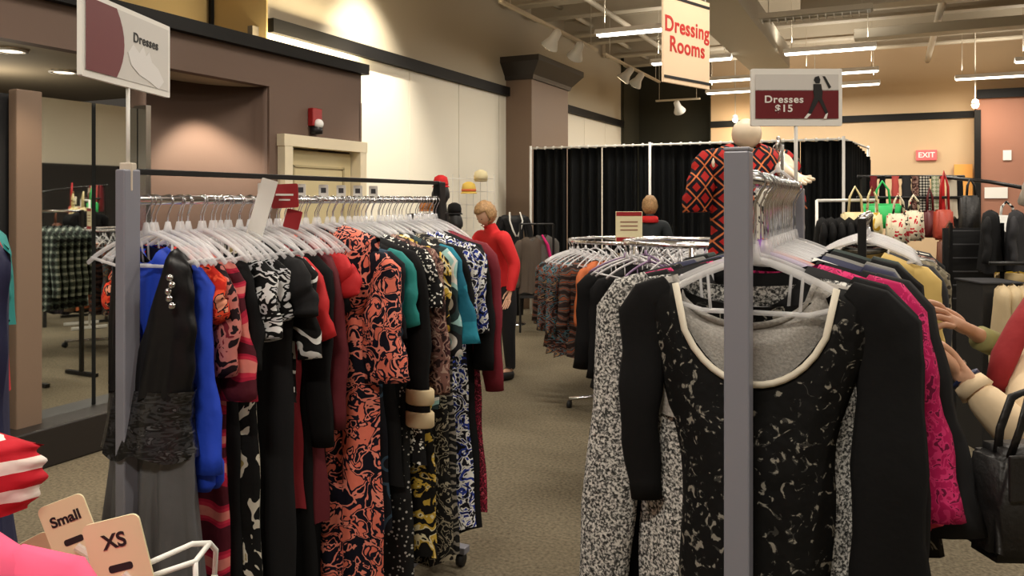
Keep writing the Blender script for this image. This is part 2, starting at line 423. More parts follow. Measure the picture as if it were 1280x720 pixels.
def trackrail(a, b_, label, heads):
    t = empty('light_track', a); tag(t, label, 'track light')
    d = Vector(b_)-Vector(a)
    bb = B(); box(bb, d/2, (.05, d.length, .035)) if abs(d.y) > abs(d.x) else box(bb, d/2, (d.length, .05, .035))
    obj('rail', bb, M('beige_track', srgb(200, 186, 160), .5), t)
    for f in (.08, .92): obj('suspension', tube(B(), [d*f, d*f+Vector((0, 0, CEIL-a[2]))], .006, seg=5), m_duct, t)
    for f, to in heads:
        p = d*f
        dirv = (Vector(to)-Vector(a)-p).normalized()
        q = p+Vector((0, 0, -.12)); hb = B()
        tube(hb, [p, q], .012)
        tube(hb, [q-dirv*.12, q-dirv*.09, q+dirv*.03, q+dirv*.15, q+dirv*.155], [.03, .06, .07, .125, .11], seg=14)
        h = obj('lamp_head', hb, m_white, t, smooth=True)
        hb = B(); tube(hb, [q+dirv*.150, q+dirv*.160], .10, seg=14); obj('bulb', hb, EMIT('warm_bulb', (1, .8, .5), 2.5), h)
    return t
a0 = W3(612, -8, 10.2); a1 = W3(745, 62, 12.2)
a0 = Vector((-4.09, 8.3, 3.9)); a1 = Vector((-4.09, 11.65, 3.9))
trackrail(a0, a1, 'beige track with two spotlights near the column crown', [(.49, (-5.2, 10.4, 2.6)), (.76, (-5.2, 11.8, 2.5))])
trackrail(Vector((-4.09, 12.0, 3.9)), Vector((-4.09, 15.3, 3.9)), 'beige track with two spotlights over the dark olive alcove', [(.38, (-5.2, 13.2, 2.6)), (.58, (-5.2, 14.4, 2.6))])
trackrail(Vector((-4.35, 16.0, 3.62)), Vector((-3.45, 16.0, 3.62)), 'short beige cross track in front of the dark olive alcove', [(.5, (-3.7, 17.3, 2.4))])
def spotlamp(p, label):
    t = empty('spotlight', p); tag(t, label, 'spotlight')
    bb = B(); tube(bb, [(0, 0, 0), (0, 0, CEIL-p[2])], .01); obj('stem', bb, m_duct, t)
    bb = B(); lathe(bb, [(.02, .10), (.05, .08), (.07, 0), (.06, 0)]); obj('shade', bb, m_white, t, smooth=True)
    bb = B(); sph(bb, (0, 0, -.01), .055); obj('bulb', bb, EMIT('glow_bulb', (1, .78, .45), 16), t, smooth=True)
    lamp('POINT', (p[0], p[1], p[2]-.1), 14, (1, .74, .45), size=.06)
spotlamp(aty(919, 149, 16.8), 'small glowing spotlight above the patterned mannequin')
spotlamp(aty(1219, 131, 16.2), 'glowing spotlight beside the rose brown wall corner')
# fixture poking out at the top over the left wall
t = fluoro(0, 0, 0, 'white strip light end above the cream wall, top centre', hang=False); t.location = (-3.3, 6.72, 3.95); t.rotation_euler.z = PI/2; t.location.y = 6.0
for c in t.children:
    if c.name.startswith('suspension'):
        for v in c.data.vertices:
            if v.co.z > .1: v.co.z = CEIL-3.95
# recessed downlights in soffit
for i, (x, y, l) in enumerate(((-5.02, 3.2, 'round recessed downlight in the soffit left of the white dresses sign'), (-5.5, 3.9, 'round recessed downlight deeper in the soffit'))):
    t = empty('downlight', (x, y, 2.545)); tag(t, l, 'ceiling light')
    bb = B(); lathe(bb, [(.10, .0), (.10, -.012), (.075, -.012), (.07, 0)]); obj('trim_ring', bb, m_white, t, smooth=True)
    bb = B(); lathe(bb, [(.068, .0), (.068, -.008)]); obj('lens', bb, EMIT('downlight_lens', (1, .8, .55), 3), t)
# fire alarm strobe
t = empty('fire_alarm', (XB, 5.72, 2.31)); tag(t, 'red and white fire alarm strobe on the brown wall above the cream door', 'fire alarm')
obj('housing', bx((.03, 0, .03), (.06, .13, .16)), M('alarm_red', srgb(150, 24, 26), .4), t, bev=.008)
b = B(); sph(b, (.07, .0, -.03), .045, 1, 1, 1); obj('strobe_lens', b, M('strobe', (.9, .9, .9), .15), t, smooth=True)
b = B(); lathe(b, [(.055, -.12), (.055, -.06), (.03, -.05)], (.045, 0, 0)); obj('bell', b, m_blackm, t, smooth=True)
# exit sign on back wall
p = aty(1158, 194, YB-.032)
t = empty('exit_sign', p); tag(t, 'small lit red EXIT sign on the tan back wall', 'exit sign')
obj('panel', bx((0, 0, 0), (.36, .06, .2)), EMIT('exit_red', (.62, .12, .12), .35), t, bev=.01)
text('lettering', 'EXIT', .14, EMIT('exit_white', (1, .55, .5), .5), t, (0, -.033, 0), off=.003)
# small white plates / notices on the rose wall
for (u, v, w, h, nm, lb) in ((1259, 194, .13, .18, 'wall_plate', 'small white plate high on the rose brown wall'), (1245, 241, .36, .2, 'paper_notice', 'white landscape paper notice low on the rose brown wall')):
    p = aty(u, v, YB-.42); o = obj(nm, bx((0, 0, 0), (w, .015, h)), m_white); o.location = p; tag(o, lb, 'notice')
p = aty(1204, 222, YB-.1); o = obj('display_board', bx((0, 0, 0), (.3, .05, 1.0)), M('orange_board', srgb(236, 170, 84), .6)); o.location = (p.x, p.y, p.z-.25); tag(o, 'upright orange tan board on the back wall by its corner', 'board')

# ================================================================== GARMENTS
def lerp(a, b, t): return a+(b-a)*t
def interp(tab, x):
    if x <= tab[0][0]: return tab[0][1]
    for (x0, y0), (x1, y1) in zip(tab, tab[1:]):
        if x <= x1: return lerp(y0, y1, (x-x0)/(x1-x0) if x1 > x0 else 1)
    return tab[-1][1]
def cloth(W, L, prof=None, an=.38, scoop=.06, vneck=False, zn=-.125, zs=-.185, D=.045, folds=5, famp=.014, seed=0, nx=22, nz=26, hemvar=.012, hemslant=0, z0=None):
    """closed fabric shell of a hanging garment; prof = [(distance below shoulder, half width)]"""
    rd = random.Random(seed); ph = [rd.uniform(0, 6.28) for _ in range(6)]
    prof = prof or [(0, W/2), (.25, W*.46), (.45, W*.44), (L, W*.58)]
    bm = B(); sides = []
    for side in (-1, 1):
        grid = []
        for i in range(nx+1):
            a = -1+2*i/nx; aa = abs(a)
            if an == 0: zt = 0
            elif aa <= an:
                q = aa/an
                dip = (scoop if side < 0 else scoop*.25)*((1-q) if vneck else math.sqrt(max(0, 1-q*q)))
                zt = zn-dip
            else: zt = lerp(zn, zs, ((aa-an)/(1-an))**1.25)
            col = []
            for j in range(nz+1):
                s = j/nz; s2 = s**1.15
                zh = -L+hemvar*math.sin(a*7+ph[0])+hemslant*a
                z = lerp(zt, zh, s2)
                hw = interp(prof, max(0, zs-z)) if z < zs else W/2
                x = a*hw
                dd = D*(1+.5*s)*max(0, 1-aa**3)
                if an == 0: pass
                elif aa > an: dd *= min(1, (s*9))**.5
                else: dd *= .55+.45*min(1, s*5)
                fa = famp*s*(1-aa**6)
                fy = fa*(math.sin(a*folds*PI+ph[1]+1.3*math.sin(s*2+ph[2]))+.5*math.sin(a*folds*1.9*PI+ph[3]+s*1.5))
                x += famp*.35*s*math.sin(s*6+ph[4])+.004*math.sin(s*23+ph[5]+a*3)*(1 if aa > .9 else 0)
                col.append((x, side*dd+fy, z))
            grid.append(col)
        sides.append(grid)
    V = [[None, None], ]
    f, bk = sides
    vf = [[bm.verts.new(p) for p in c] for c in f]
    vb = [[None]*(nz+1) for _ in range(nx+1)]
    for i in range(nx+1):
        aa = abs(-1+2*i/nx)
        for j in range(nz+1):
            if i in (0, nx) or (j == 0 and an > 0 and aa >= an): vb[i][j] = vf[i][j]
            else: vb[i][j] = bm.verts.new(bk[i][j])
    for i in range(nx):
        for j in range(nz):
            q = (vf[i][j], vf[i][j+1], vf[i+1][j+1], vf[i+1][j]); bm.faces.new(q)
            q = [vb[i][j], vb[i+1][j], vb[i+1][j+1], vb[i][j+1]]
            u = []
            for v in q:
                if v not in u: u.append(v)
            if len(u) > 2:
                try: bm.faces.new(u)
                except ValueError: pass
    return bm
def sleeve(sd, W, Ls, r0=.06, r1=.045, out=.05, fwd=0, zs=-.185, flat=.5, seed=0, cuff=None):
    rd = random.Random(seed); p0 = rd.uniform(0, 6)
    pts = []; rs = []; n = 11
    hx = W/2
    pts.append((sd*(hx-.045), 0, zs+.002)); rs.append(r0*.35)
    pts.append((sd*(hx-.012), 0, zs-.022)); rs.append(r0*.75)
    for k in range(n):
        f = k/(n-1)
        pts.append((sd*(hx+.008+out*f**.8)+.006*math.sin(f*5+p0), fwd*f+.008*math.sin(f*7+p0), zs-.06-(Ls-.06)*f))
        rs.append(lerp(r0, r1, f)*(1+.07*math.sin(f*17+p0)))
    bm = B(); tube(bm, pts, rs, seg=12, flat=flat, up=(0, 1, 0)); return bm
def garment(name, label, cat, mat, loc, rz, W=.40, L=1.1, sl=0, slm=None, r0=.058, r1=.045, out=.03, fwd=0, group=None, seed=0, trimm=None, sides=(-1, 1), slflat=.5, **k):
    t = empty(name, loc, rz); tag(t, label, cat, group)
    obj('bodice' if k.get('nm') == 1 else 'body', cloth(W, L, seed=seed, **{a: b for a, b in k.items() if a != 'nm'}), mat, t, smooth=True)
    if sl:
        for sd in sides: obj('sleeve', sleeve(sd, W, sl, r0, r1, out, fwd, seed=seed+sd, flat=slflat), slm or mat, t, smooth=True)
    if trimm:
        zn = k.get('zn', -.125); an = k.get('an', .38); sc = k.get('scoop', .06); D = k.get('D', .045); pts = []
        for i in range(17):
            q = -1+2*i/16; dip = sc*((1-abs(q)) if k.get('vneck') else math.sqrt(max(0, 1-q*q)))
            pts.append((q*an*W/2, -D*.58*(1-abs(q*an)**3)-.002, zn-dip))
        b = B(); tube(b, pts, .0062, seg=6); obj('neckline', b, trimm, t, smooth=True)
    return t

# ------------------------------------------------------------------ hangers
def hanger_meshes(matbody, w=.2, bar=True, dz=0):
    b = B(); pts = []
    for i in range(15):
        q = -1+2*i/14; pts.append((q*w, 0, dz-.085-.075*abs(q)**1.3-.012*abs(q)**6))
    tube(b, pts, .0065, seg=6, flat=.55, up=(0, 1, 0))
    tube(b, [(0, 0, dz-.095), (0, 0, dz-.06)], [.014, .006], seg=6)
    if bar:
        tube(b, [(-w*.93, 0, dz-.157), (-w*.5, 0, dz-.178), (w*.5, 0, dz-.178), (w*.93, 0, dz-.157)], .0045, seg=6)
        for s in (-1, 1): tube(b, [(s*w*.45, 0, dz-.112), (s*w*.42, 0, dz-.178)], .003, seg=5)
    h = B(); pts = [(0, 0, dz-.065), (0, 0, -.042)]
    for i in range(10):
        a = -PI/2*.6+PI*1.25*i/9; pts.append((.0185*math.cos(a), 0, -.0035+.0185*math.sin(a)))
    tube(h, pts, .0019, seg=5)
    return b, h
def hanger(label, mat=None, group=None, loc=(0, 0, 0), rz=0, w=.2, bar=True, tagc=None, dz=0):
    t = empty('clothes_hanger', loc, rz); tag(t, label, 'hanger', group)
    b, h = hanger_meshes(mat, w, bar, dz)
    obj('hanger_arms', b, mat or m_clear, t, smooth=True); obj('hook', h, m_chrome, t, smooth=True)
    if tagc: obj('size_ring', lathe(B(), [(.006, -.062), (.013, -.06), (.013, -.048), (.006, -.046)], seg=10), tagc, t, smooth=True)
    return t
def put(o, loc, rz, label=None, group=None):
    c = copy_tree(o); c.location = loc; c.rotation_euler = (0, 0, rz)
    if label: c['label'] = label
    if group: c['group'] = group
    return c

# ================================================================== LEFT DRESS RACK
LX, LY0, LLEN, LZ = -1.811, 1.464, 1.60, 1.60
rk = empty('garment_rack', (LX, LY0, 0)); tag(rk, 'long grey steel garment rack packed with dresses, in front of the fitting mirror', 'clothes rack')
obj('post', bx((0, 0, .87), (.036, .05, 1.62)), m_grey, rk, bev=.004)
obj('post', bx((0, LLEN, .87), (.036, .05, 1.62)), m_blackm, rk, bev=.004)
b = B(); box(b, (0, LLEN/2, 1.675), (.022, LLEN, .016)); obj('top_rail', b, m_blackm, rk, bev=.002)
b = B(); tube(b, [(0, .02, LZ), (0, LLEN-.02, LZ)], .0125, seg=12); obj('hanging_rail', b, m_chrome, rk, smooth=True)
for yy in (0, LLEN): obj('foot', bx((0, yy, .075), (.28, .05, .03)), m_grey, rk, bev=.004)
obj('base_bar', bx((0, LLEN/2, .09), (.04, LLEN, .03)), m_grey, rk)
for yy in (0, LLEN):
    for xx in (-.11, .11):
        b = B(); tube(b, [(xx-.012, yy, .03), (xx+.012, yy, .03)], .03, seg=14); obj('caster', b, m_black, rk, smooth=True)
def lx_edge(u, t):
    k = (u-640)/1000; y = LY0+t; return (k*CT*y-ST*y)/(CT+k*ST)-LX
S = srgb
f_satin = M('black_satin', (.006, .006, .007), .38, spec=.35, bump=.15, bscale=18)
f_greysatin = M('pleated_grey_satin', S(92, 92, 94), .34, spec=.5, bump=.25, bscale=22)
f_crinkle = PAT('crinkled_black_satin', 'noise', [S(14, 14, 15), S(44, 44, 46), S(10, 10, 10), S(74, 74, 76)], 16, [0, .42, .52, .62], 1.5, .35, (1, 1, 3), spec=.6)
f_black = M('black_cloth', (.0055, .0055, .006), .85, bump=.2, bscale=30, spec=.2)
f_black2 = M('black_cloth_soft', (.009, .009, .010), .8, bump=.2, bscale=20, spec=.25)
f_blue = M('royal_blue_knit', S(22, 66, 196), .7, bump=.3, bscale=22)
f_navy = M('navy_cloth', S(22, 26, 62), .7, bump=.2, bscale=20)
f_redor = PAT('orange_red_floral', 'noise', [S(206, 40, 24), S(240, 84, 52), S(24, 16, 20), S(226, 150, 120)], 14, [0, .45, .56, .62], 2)
f_pinkpr = PAT('pink_and_black_print', 'noise', [S(30, 14, 20), S(196, 120, 112), S(120, 34, 44)], 12, [0, .45, .58], 2)
f_tiedye = PAT('red_pink_tie_dye_stripe', 'stripes', [S(74, 14, 28), S(168, 26, 56), S(196, 44, 70), S(216, 128, 118)], 3.0, [0, .3, .55, .82], 5)
f_creampr = PAT('black_with_cream_brush_print', 'noise', [S(12, 12, 12), S(12, 12, 12), S(206, 200, 184), S(150, 132, 84)], 9, [0, .3, .55, .63], 3.5, st=(1, 1, .45))
f_swirl = PAT('black_white_swirl_print', 'noise', [S(12, 12, 13), S(224, 224, 224), S(12, 12, 13), S(206, 206, 210), S(12, 12, 13)], 7, [0, .40, .47, .55, .62], 2.5)
f_whiteblk = PAT('white_stroke_on_black', 'stripes', [S(14, 14, 14), S(220, 220, 216)], 5, [0, .82], 12)
f_red = M('bright_red_knit', S(190, 24, 30), .75, bump=.2, bscale=30)
f_maroon = M('maroon_cloth', S(92, 16, 28), .8, bump=.2, bscale=30)
f_darkred = M('dark_red_cloth', S(128, 18, 30), .8, bump=.2, bscale=30)
f_coral = PAT('coral_and_navy_paisley', 'voro', [S(240, 132, 112), S(228, 98, 80), S(18, 16, 34), S(18, 16, 34), S(236, 112, 92)], 19, [0, .22, .36, .62, .72], 9)
f_coral2 = PAT('coral_navy_swirls', 'noise', [S(238, 126, 104), S(20, 18, 36), S(244, 146, 126), S(16, 15, 30)], 15, [0, .42, .495, .56], 1.6)
f_magenta = M('magenta_lining', S(168, 22, 66), .6)
f_navycirc = PAT('navy_rings_on_black', 'rings', [S(16, 18, 26), S(52, 74, 92), S(16, 18, 26)], 9, [0, .42, .62], 0)
f_teal = M('teal_knit', S(20, 128, 124), .75, bump=.2)
f_tealb = PAT('teal_blue_silky', 'noise', [S(24, 98, 122), S(34, 124, 146)], 6, [0, .5], 1)
f_tan = M('tan_cuff_band', S(206, 186, 148), .7)
f_dots = PAT('black_white_dot_mesh', 'voro', [S(170, 168, 162), S(18, 18, 18)], 62, [0, .26], 0)
f_spots = PAT('white_spots_on_black', 'voro', [S(232, 230, 222), S(16, 16, 18)], 26, [0, .34], 3)
f_brownfl = PAT('brown_mauve_floral', 'noise', [S(44, 26, 26), S(120, 84, 76), S(168, 140, 126), S(60, 30, 34)], 18, [0, .42, .52, .6], 2)
f_yellow = PAT('black_yellow_cream_print', 'noise', [S(14, 13, 12), S(196, 164, 66), S(224, 214, 176), S(16, 15, 14)], 11, [0, .50, .58, .63], 2.5)
f_leaf = PAT('black_cream_leaf_print', 'noise', [S(16, 15, 14), S(150, 142, 122), S(18, 17, 16)], 14, [0, .52, .60], 3.5)
f_circ = PAT('grey_turquoise_circles', 'rings', [S(40, 60, 62), S(150, 190, 188), S(216, 212, 204), S(30, 30, 34)], 7, [0, .35, .6, .8], 0)
f_bluefl = PAT('blue_white_black_floral', 'noise', [S(20, 20, 30), S(226, 226, 222), S(40, 60, 150), S(16, 16, 20)], 20, [0, .44, .53, .60], 2)
f_crpais = PAT('crimson_paisley_border', 'voro', [S(150, 30, 58), S(70, 12, 26), S(186, 70, 90)], 24, [0, .35, .7], 6)
f_crimson = M('crimson_cloth', S(158, 22, 50), .75)
f_burg = M('burgundy_cloth', S(116, 18, 36), .8, bump=.15)
f_zig = PAT('black_grey_zigzag', 'stripes', [S(14, 14, 14), S(120, 114, 104)], 11, [0, .7], 9)
f_white = M('white_cloth', S(214, 212, 206), .8, bump=.1)
f_green = M('dark_green_grey_cloth', S(44, 56, 52), .8)
f_heather = PAT('heather_grey_knit', 'heather', [S(34, 34, 34), S(92, 92, 90), S(190, 188, 184), S(216, 214, 208)], 210, [.34, .46, .56, .66], .4, .95, (1, 1, 1), 3)
f_heathin = M('heather_grey_fine', S(156, 152, 146), .95, bump=.3, bscale=200, var=.18)
f_lace = PAT('black_burnout_leaf_lace', 'noise', [(.0022, .0022, .0022), (.0022, .0022, .0022), S(56, 55, 52), S(136, 132, 122)], 52, [0, .3, .595, .64], 1.2, .8, (1, 1, 1), 3)
f_maglace = PAT('magenta_lace', 'noise', [S(176, 20, 84), S(208, 50, 110), S(110, 14, 56)], 60, [0, .5, .6], 1)
f_grey = M('mid_grey_cloth', S(120, 118, 114), .85, bump=.2)

HG = 'clear hangers on the long dress rack'
hclear = hanger('clear plastic hanger with chrome hook crowded on the long dress rack', group=HG, w=.178)
# (t along rail, right-edge pixel at that depth, label, material, length, sleeve length, sleeve material, extras)
ROW = [
 (.075, 205, 'black satin halter dress', None, 0, 0, None, {}),
 (.13, 243, 'navy dress with a royal blue long sleeved top over it', f_navy, 1.24, .55, f_blue, dict(r0=.05, r1=.06, out=.015, sides=(1,))),
 (.165, 258, 'orange red floral dress half hidden behind the royal blue sleeve', f_redor, .52, .14, f_redor, {}),
 (.20, 262, 'pink and black printed dress between the blue sleeve and the striped one', f_pinkpr, .78, .3, f_pinkpr, {}),
 (.245, 296, 'red and pink tie-dye striped long dress with wide sleeve', f_tiedye, 1.36, .38, f_tiedye, dict(r0=.055, r1=.07, out=.02)),
 (.30, 312, 'plain black dress right after the tie-dye striped one', f_black, 1.30, .3, f_black, {}),
 (.345, 340, 'black dress with cream brush strokes, swirl printed at the shoulder', f_creampr, 1.38, .22, f_swirl, {}),
 (.395, 350, 'black and white swirl print dress', f_swirl, .40, .18, f_swirl, {}),
 (.44, 384, 'long plain black dress right of the swirl print', f_black2, 1.45, .16, f_black2, dict(vneck=True)),
 (.485, 398, 'black dress with small white strokes on its sleeve', f_whiteblk, .62, .3, f_whiteblk, {}),
 (.53, 412, 'bright red knit dress with elbow sleeve', f_darkred, .98, .255, f_red, dict(r0=.05, r1=.055, out=.07)),
 (.575, 414, 'black jacket dress with long sleeve left of the coral paisley', f_black, 1.25, .6, f_black, {}),
 (.62, 428, 'maroon long dress just left of the coral paisley', f_maroon, 1.05, .55, f_maroon, {}),
 (.665, 438, 'red dress with bright red shoulder left of the coral paisley', f_red, .5, .12, f_red, {}),
 (.71, 424, 'black banded dress behind the maroon one', f_black2, 1.38, .2, f_black2, {}),
 (.765, 494, 'coral and navy paisley wide sleeved dress with magenta lining', f_coral2, 1.36, .42, f_coral2, dict(r0=.06, r1=.095, out=.01, hemslant=-.03, zn=-.085, zs=-.13, famp=.02)),
 (.85, 504, 'black dress with dark rings and short sleeve, right of the coral paisley', f_navycirc, 1.15, .3, f_navycirc, {}),
 (.90, 518, 'teal sleeved dress right of the coral paisley', f_black, 1.0, .26, f_teal, dict(r0=.05, r1=.055)),
 (.95, 536, 'black dress with tan cuff bands and dotted skirt', f_dots, 1.5, .60, f_black, dict(r0=.05, r1=.045)),
 (1.0, 552, 'white spotted black dress', f_spots, .95, .2, f_spots, {}),
 (1.05, 560, 'brown and mauve floral dress', f_brownfl, .82, .52, f_brownfl, {}),
 (1.09, 576, 'black yellow and cream printed long dress', f_yellow, 1.32, .3, f_yellow, {}),
 (1.14, 580, 'grey dress with turquoise circles', f_circ, .78, .4, f_circ, {}),
 (1.19, 600, 'teal blue silky dress with loose sleeve', f_leaf, 1.38, .36, f_tealb, dict(r0=.055, r1=.075, out=.05)),
 (1.25, 596, 'black dress with zigzag print', f_zig, 1.38, .3, f_black, {}),
 (1.30, 606, 'black and white printed dress near the far end of the rack', f_bluefl, .8, .28, f_bluefl, {}),
 (1.36, 612, 'blue white and black floral dress near the far end', f_bluefl, 1.32, .35, f_bluefl, {}),
 (1.42, 618, 'plain black dress near the far end', f_black, 1.34, .5, f_black, {}),
 (1.47, 634, 'burgundy long sleeved dress with crimson paisley hem, last on the rack', f_crpais, 1.28, .60, f_burg, dict(out=.05)),
 (1.52, 612, 'crimson long dress behind the burgundy one at the rack end', f_crimson, 1.36, .3, f_crimson, {}),
]
rr = random.Random(3)
for i, (t, u, lb, mt, L, sl, sm, kw) in enumerate(ROW):
    r = lx_edge(u, t); kw = dict(kw); rz = rr.uniform(-.05, .05)
    off = 0
    loc = (LX, LY0+t, LZ)
    put(hclear, loc, rz)
    if i == 0:
        g = empty('halter_dress', loc, -.05); tag(g, 'black satin halter dress with gathered waist and grey pleated skirt, first on the long rack', 'dress')
        obj('bodice', cloth(.32, .52, an=.62, scoop=.30, vneck=True, prof=[(0, .16), (.15, .17), (.36, .155)], famp=.008, seed=5, D=.05), f_satin, g, smooth=True)
        o = obj('waistband', cloth(.34, .17, an=0, scoop=0, zn=0, zs=0, prof=[(0, .16), (.09, .148), (.17, .165)], D=.07, famp=.004, nz=10), f_crinkle, g, smooth=True); o.location = (0, 0, -.50)
        o = obj('skirt', cloth(.34, .74, an=0, scoop=0, zn=0, zs=0, prof=[(0, .16), (.3, .19), (.74, .22)], D=.06, famp=.032, folds=6, nx=60, nz=14), f_greysatin, g, smooth=True); o.location = (0, 0, -.66)
        b = B(); [sph(b, (.135+.008*math.sin(k*2), -.05, -.20-.018*k), .010, u=8, v=6) for k in range(5)]; obj('shoulder_jewels', b, m_chrome, g, smooth=True)
        continue
    need = r-(kw.get('out', .03)+.042 if sl > .25 else (.04 if sl else 0))
    W = max(.33, min(2*need, .50)); loc = (LX+max(-.06, min(.03, need-W/2)), LY0+t, LZ)
    d = dict(an=.34, scoop=.05, famp=.014, seed=i*7+1)
    d['prof'] = [(0, W/2), (.2, W*.47), (.45, W*.47), (max(.5, L-.2), W*(.55 if L > .9 else .48))]
    d.update(kw)
    nm = 'dress'
    full = lb+' on the long rack' if 'rack' not in lb and len(lb.split()) < 13 else lb
    g = garment(nm, full, 'dress', mt, loc, rz, W=W, L=L, sl=sl, slm=sm, **d)
    if 'royal blue' in lb:
        obj('overlay_top', cloth(W*.96, .50, an=.3, scoop=.05, D=.052, seed=11), f_blue, g, smooth=True)
        o = obj('cuff', lathe(B(), [(.030, 0), (.045, .02), (.045, .07), (.03, .09)], sy=.5), f_blue, g, smooth=True); o.location = (W/2+.02, 0, -.785)
    if 'coral and navy' in lb:
        o = obj('lining_hem', cloth(W, .26, an=0, scoop=0, zn=0, zs=0, prof=[(0, W*.40), (.26, W*.43)], D=.05, nz=8, seed=3), f_magenta, g, smooth=True); o.location = (0, 0, -1.28)
    if 'tan cuff' in lb:
        for zz, hh in ((-.72, .05), (-.80, .05)):
            o = obj('cuff_band', lathe(B(), [(.05, 0), (.056, .005), (.056, hh), (.05, hh+.005)], sy=.62), f_tan, g, smooth=True); o.location = (W/2+.035, 0, zz)
        obj('upper_overlay', cloth(W*1.02, .80, an=.3, scoop=.05, D=.05, seed=11, prof=[(0, W*.51), (.3, W*.46), (.62, W*.45)]), f_black, g, smooth=True)
    if 'burgundy long' in lb:
        obj('upper_overlay', cloth(W*1.02, .98, an=.3, scoop=.05, D=.05, seed=11, prof=[(0, W*.51), (.3, W*.46), (.8, W*.47)]), f_burg, g, smooth=True)
        pass
    if 'yellow and cream' in lb:
        pass
    if 'dark rings' in lb: pass
for k in range(40):
    t = .03+k*.0385+rr.uniform(-.012, .012)
    put(hclear, (LX, LY0+t+.022, LZ), rr.uniform(-.3, .3))
hclear.location = (LX, LY0+1.57, LZ)
# a few white and black size discs hooked on the rail
m_tagp = M('tag_print', S(60, 60, 64), .6)
for k, t in enumerate((.50, .68, .80, .90, 1.0, 1.1)):
    if k == 0:
        tg = empty('paper_tag', (LX, LY0+t, LZ), TH); tag(tg, 'small white printed tag standing on the rail of the long dress rack', 'tag', 'white tags on the long dress rack')
        obj('tag_card', prism(B(), rrect(.034, .045, .004, cz=.032), .002), m_white, tg); obj('print_patch', bx((0, -.0016, .034), (.018, .001, .018)), m_tagp, tg)
    else:
        c = copy_tree(tg); c.location = (LX, LY0+t, LZ)

# size and price tags on the left rack
def flag(name, label, cat, p, w, h, col, rz, tilt=0, writing=None, wcol=None, ws=.02):
    t = empty(name, p, rz); tag(t, label, cat)
    o = obj('card', prism(B(), rrect(w, h, min(w, h)*.08), .003), col, t)
    o.rotation_euler = (0, tilt, 0)
    if writing: 
        x = text('lettering', writing, ws, wcol, o, (0, -.003, 0), off=.0004)
    return t
m_red = M('price_card_red', S(150, 20, 28), .5); m_txtb = M('black_ink', (.01, .01, .01), .6); m_txtr = M('red_ink', S(196, 44, 36), .6)
m_card = M('ivory_card', S(226, 216, 176), .5)
p = W3(327, 262, 2.44); flag('price_card', 'white price card tilted on the hangers of the long rack', 'price card', p, .05, .19, m_white, TH, .28, None)
p = W3(356, 245, 2.5); t = flag('price_card', 'red price card with white edge on the hangers of the long rack', 'price card', p, .085, .075, m_red, TH, -.05, 'SALE', m_white, .022)
bpy.data.objects.remove([c for c in t.children[0].children][0])
b = B(); box(b, (0, -.003, .004), (.055, .001, .006)); box(b, (0, -.003, -.012), (.035, .001, .005)); obj('white_lines', b, m_white, t)
p = W3(366, 274, 2.52); flag('price_card', 'small red price card below the white one on the long rack', 'price card', p, .05, .06, m_red, TH, .25, None)
for c in (): pass

# "Dresses" sign over the left rack ---------------------------------
def post_sign(label, base, ang, w, h, zc, kind):
    t = empty('sign_holder', base); tag(t, label, 'sign'); t.rotation_euler.z = ang
    zc -= base[2]
    b = B(); tube(b, [(0, 0, 0), (0, 0, zc-h/2)], .005, seg=8); obj('stem', b, m_white, t, smooth=True)
    fr = obj('frame', prism(B(), rrect(w, h, .004), .012), m_white, t); fr.location = (0, 0, zc)
    return t, zc
m_pale = M('sign_pale_grey', S(208, 205, 200), .5); m_wine = M('sign_wine_red', S(104, 22, 30), .5); m_pink = M('sign_illustration_pale', S(224, 222, 220), .5)
P0 = C3(-1.008, 2.1, 1.0); P0.z = 1.66
sg, zc = post_sign('white framed dresses sign with wine red curve above the long dress rack', tuple(P0), math.radians(25.4+86), .42, .205, 1.6+(250-61)/1000*2.1, 0)
w, h = .42, .205; wi, hi = w-.026, h-.03
obj('poster', bx((0, -.0072, zc+.002), (wi, .001, hi)), m_pale, sg)
pts = [(-wi/2, hi/2), (-wi/2, -hi/2)]
for k in range(9):
    a = -1+2*k/8; pts.append((-wi/2+.13+.035*(1-a*a), a*hi/2))
o = obj('curve_panel', prism(B(), pts[::-1], .001), m_wine, sg); o.location = (0, -.0084, zc+.002)
text('lettering', 'Dresses', .036, m_txtb, sg, (.075, -.0084, zc+.032), off=.0007, sp=1.1)
pts = [(-.075, -.0), (-.05, .025), (-.02, .008), (.0, .03), (.015, .006), (.03, .02), (.045, -.006), (.08, -.02), (.11, -.05), (.08, -.075), (.03, -.06), (-.02, -.05), (-.06, -.03)]
o = obj('illustration', prism(B(), pts[::-1], .001), m_pink, sg); o.location = (.06, -.0086, zc-.012)
obj('clip', bx((0, 0, .0), (.026, .034, .075)), M('clip_beige', S(200, 188, 172), .5), sg, bev=.003)

# ================================================================== FRONT RACK
FX, FY, FLEN, FZ = -.225, 1.332, .86, 1.635
rk = empty('garment_rack', (FX, FY, 0)); tag(rk, 'grey steel rack with square upright post in the right foreground', 'clothes rack')
obj('post', bx((0, 0, .874), (.040, .042, 1.61)), m_grey, rk, bev=.003)
obj('post_cap', bx((0, 0, 1.682), (.041, .043, .006)), M('post_cap_plastic', S(140, 140, 150), .4), rk, bev=.002)
obj('post', bx((0, FLEN, .85), (.04, .042, 1.56)), m_grey, rk, bev=.003)
b = B(); tube(b, [(0, .02, FZ), (0, FLEN-.02, FZ)], .0125, seg=12); obj('hanging_rail', b, m_chrome, rk, smooth=True)
for yy in (0, FLEN): obj('foot', bx((0, yy, .055), (.6, .05, .03)), m_grey, rk, bev=.004)
obj('base_bar', bx((0, FLEN/2, .055), (.04, FLEN, .03)), m_grey, rk)
FZH = FZ
H2 = 'clear hangers on the foreground rack'
h2 = hanger('clear plastic hanger with chrome hook on the foreground rack', group=H2, loc=(FX, FY+.84, FZ), w=.175, dz=-.05)
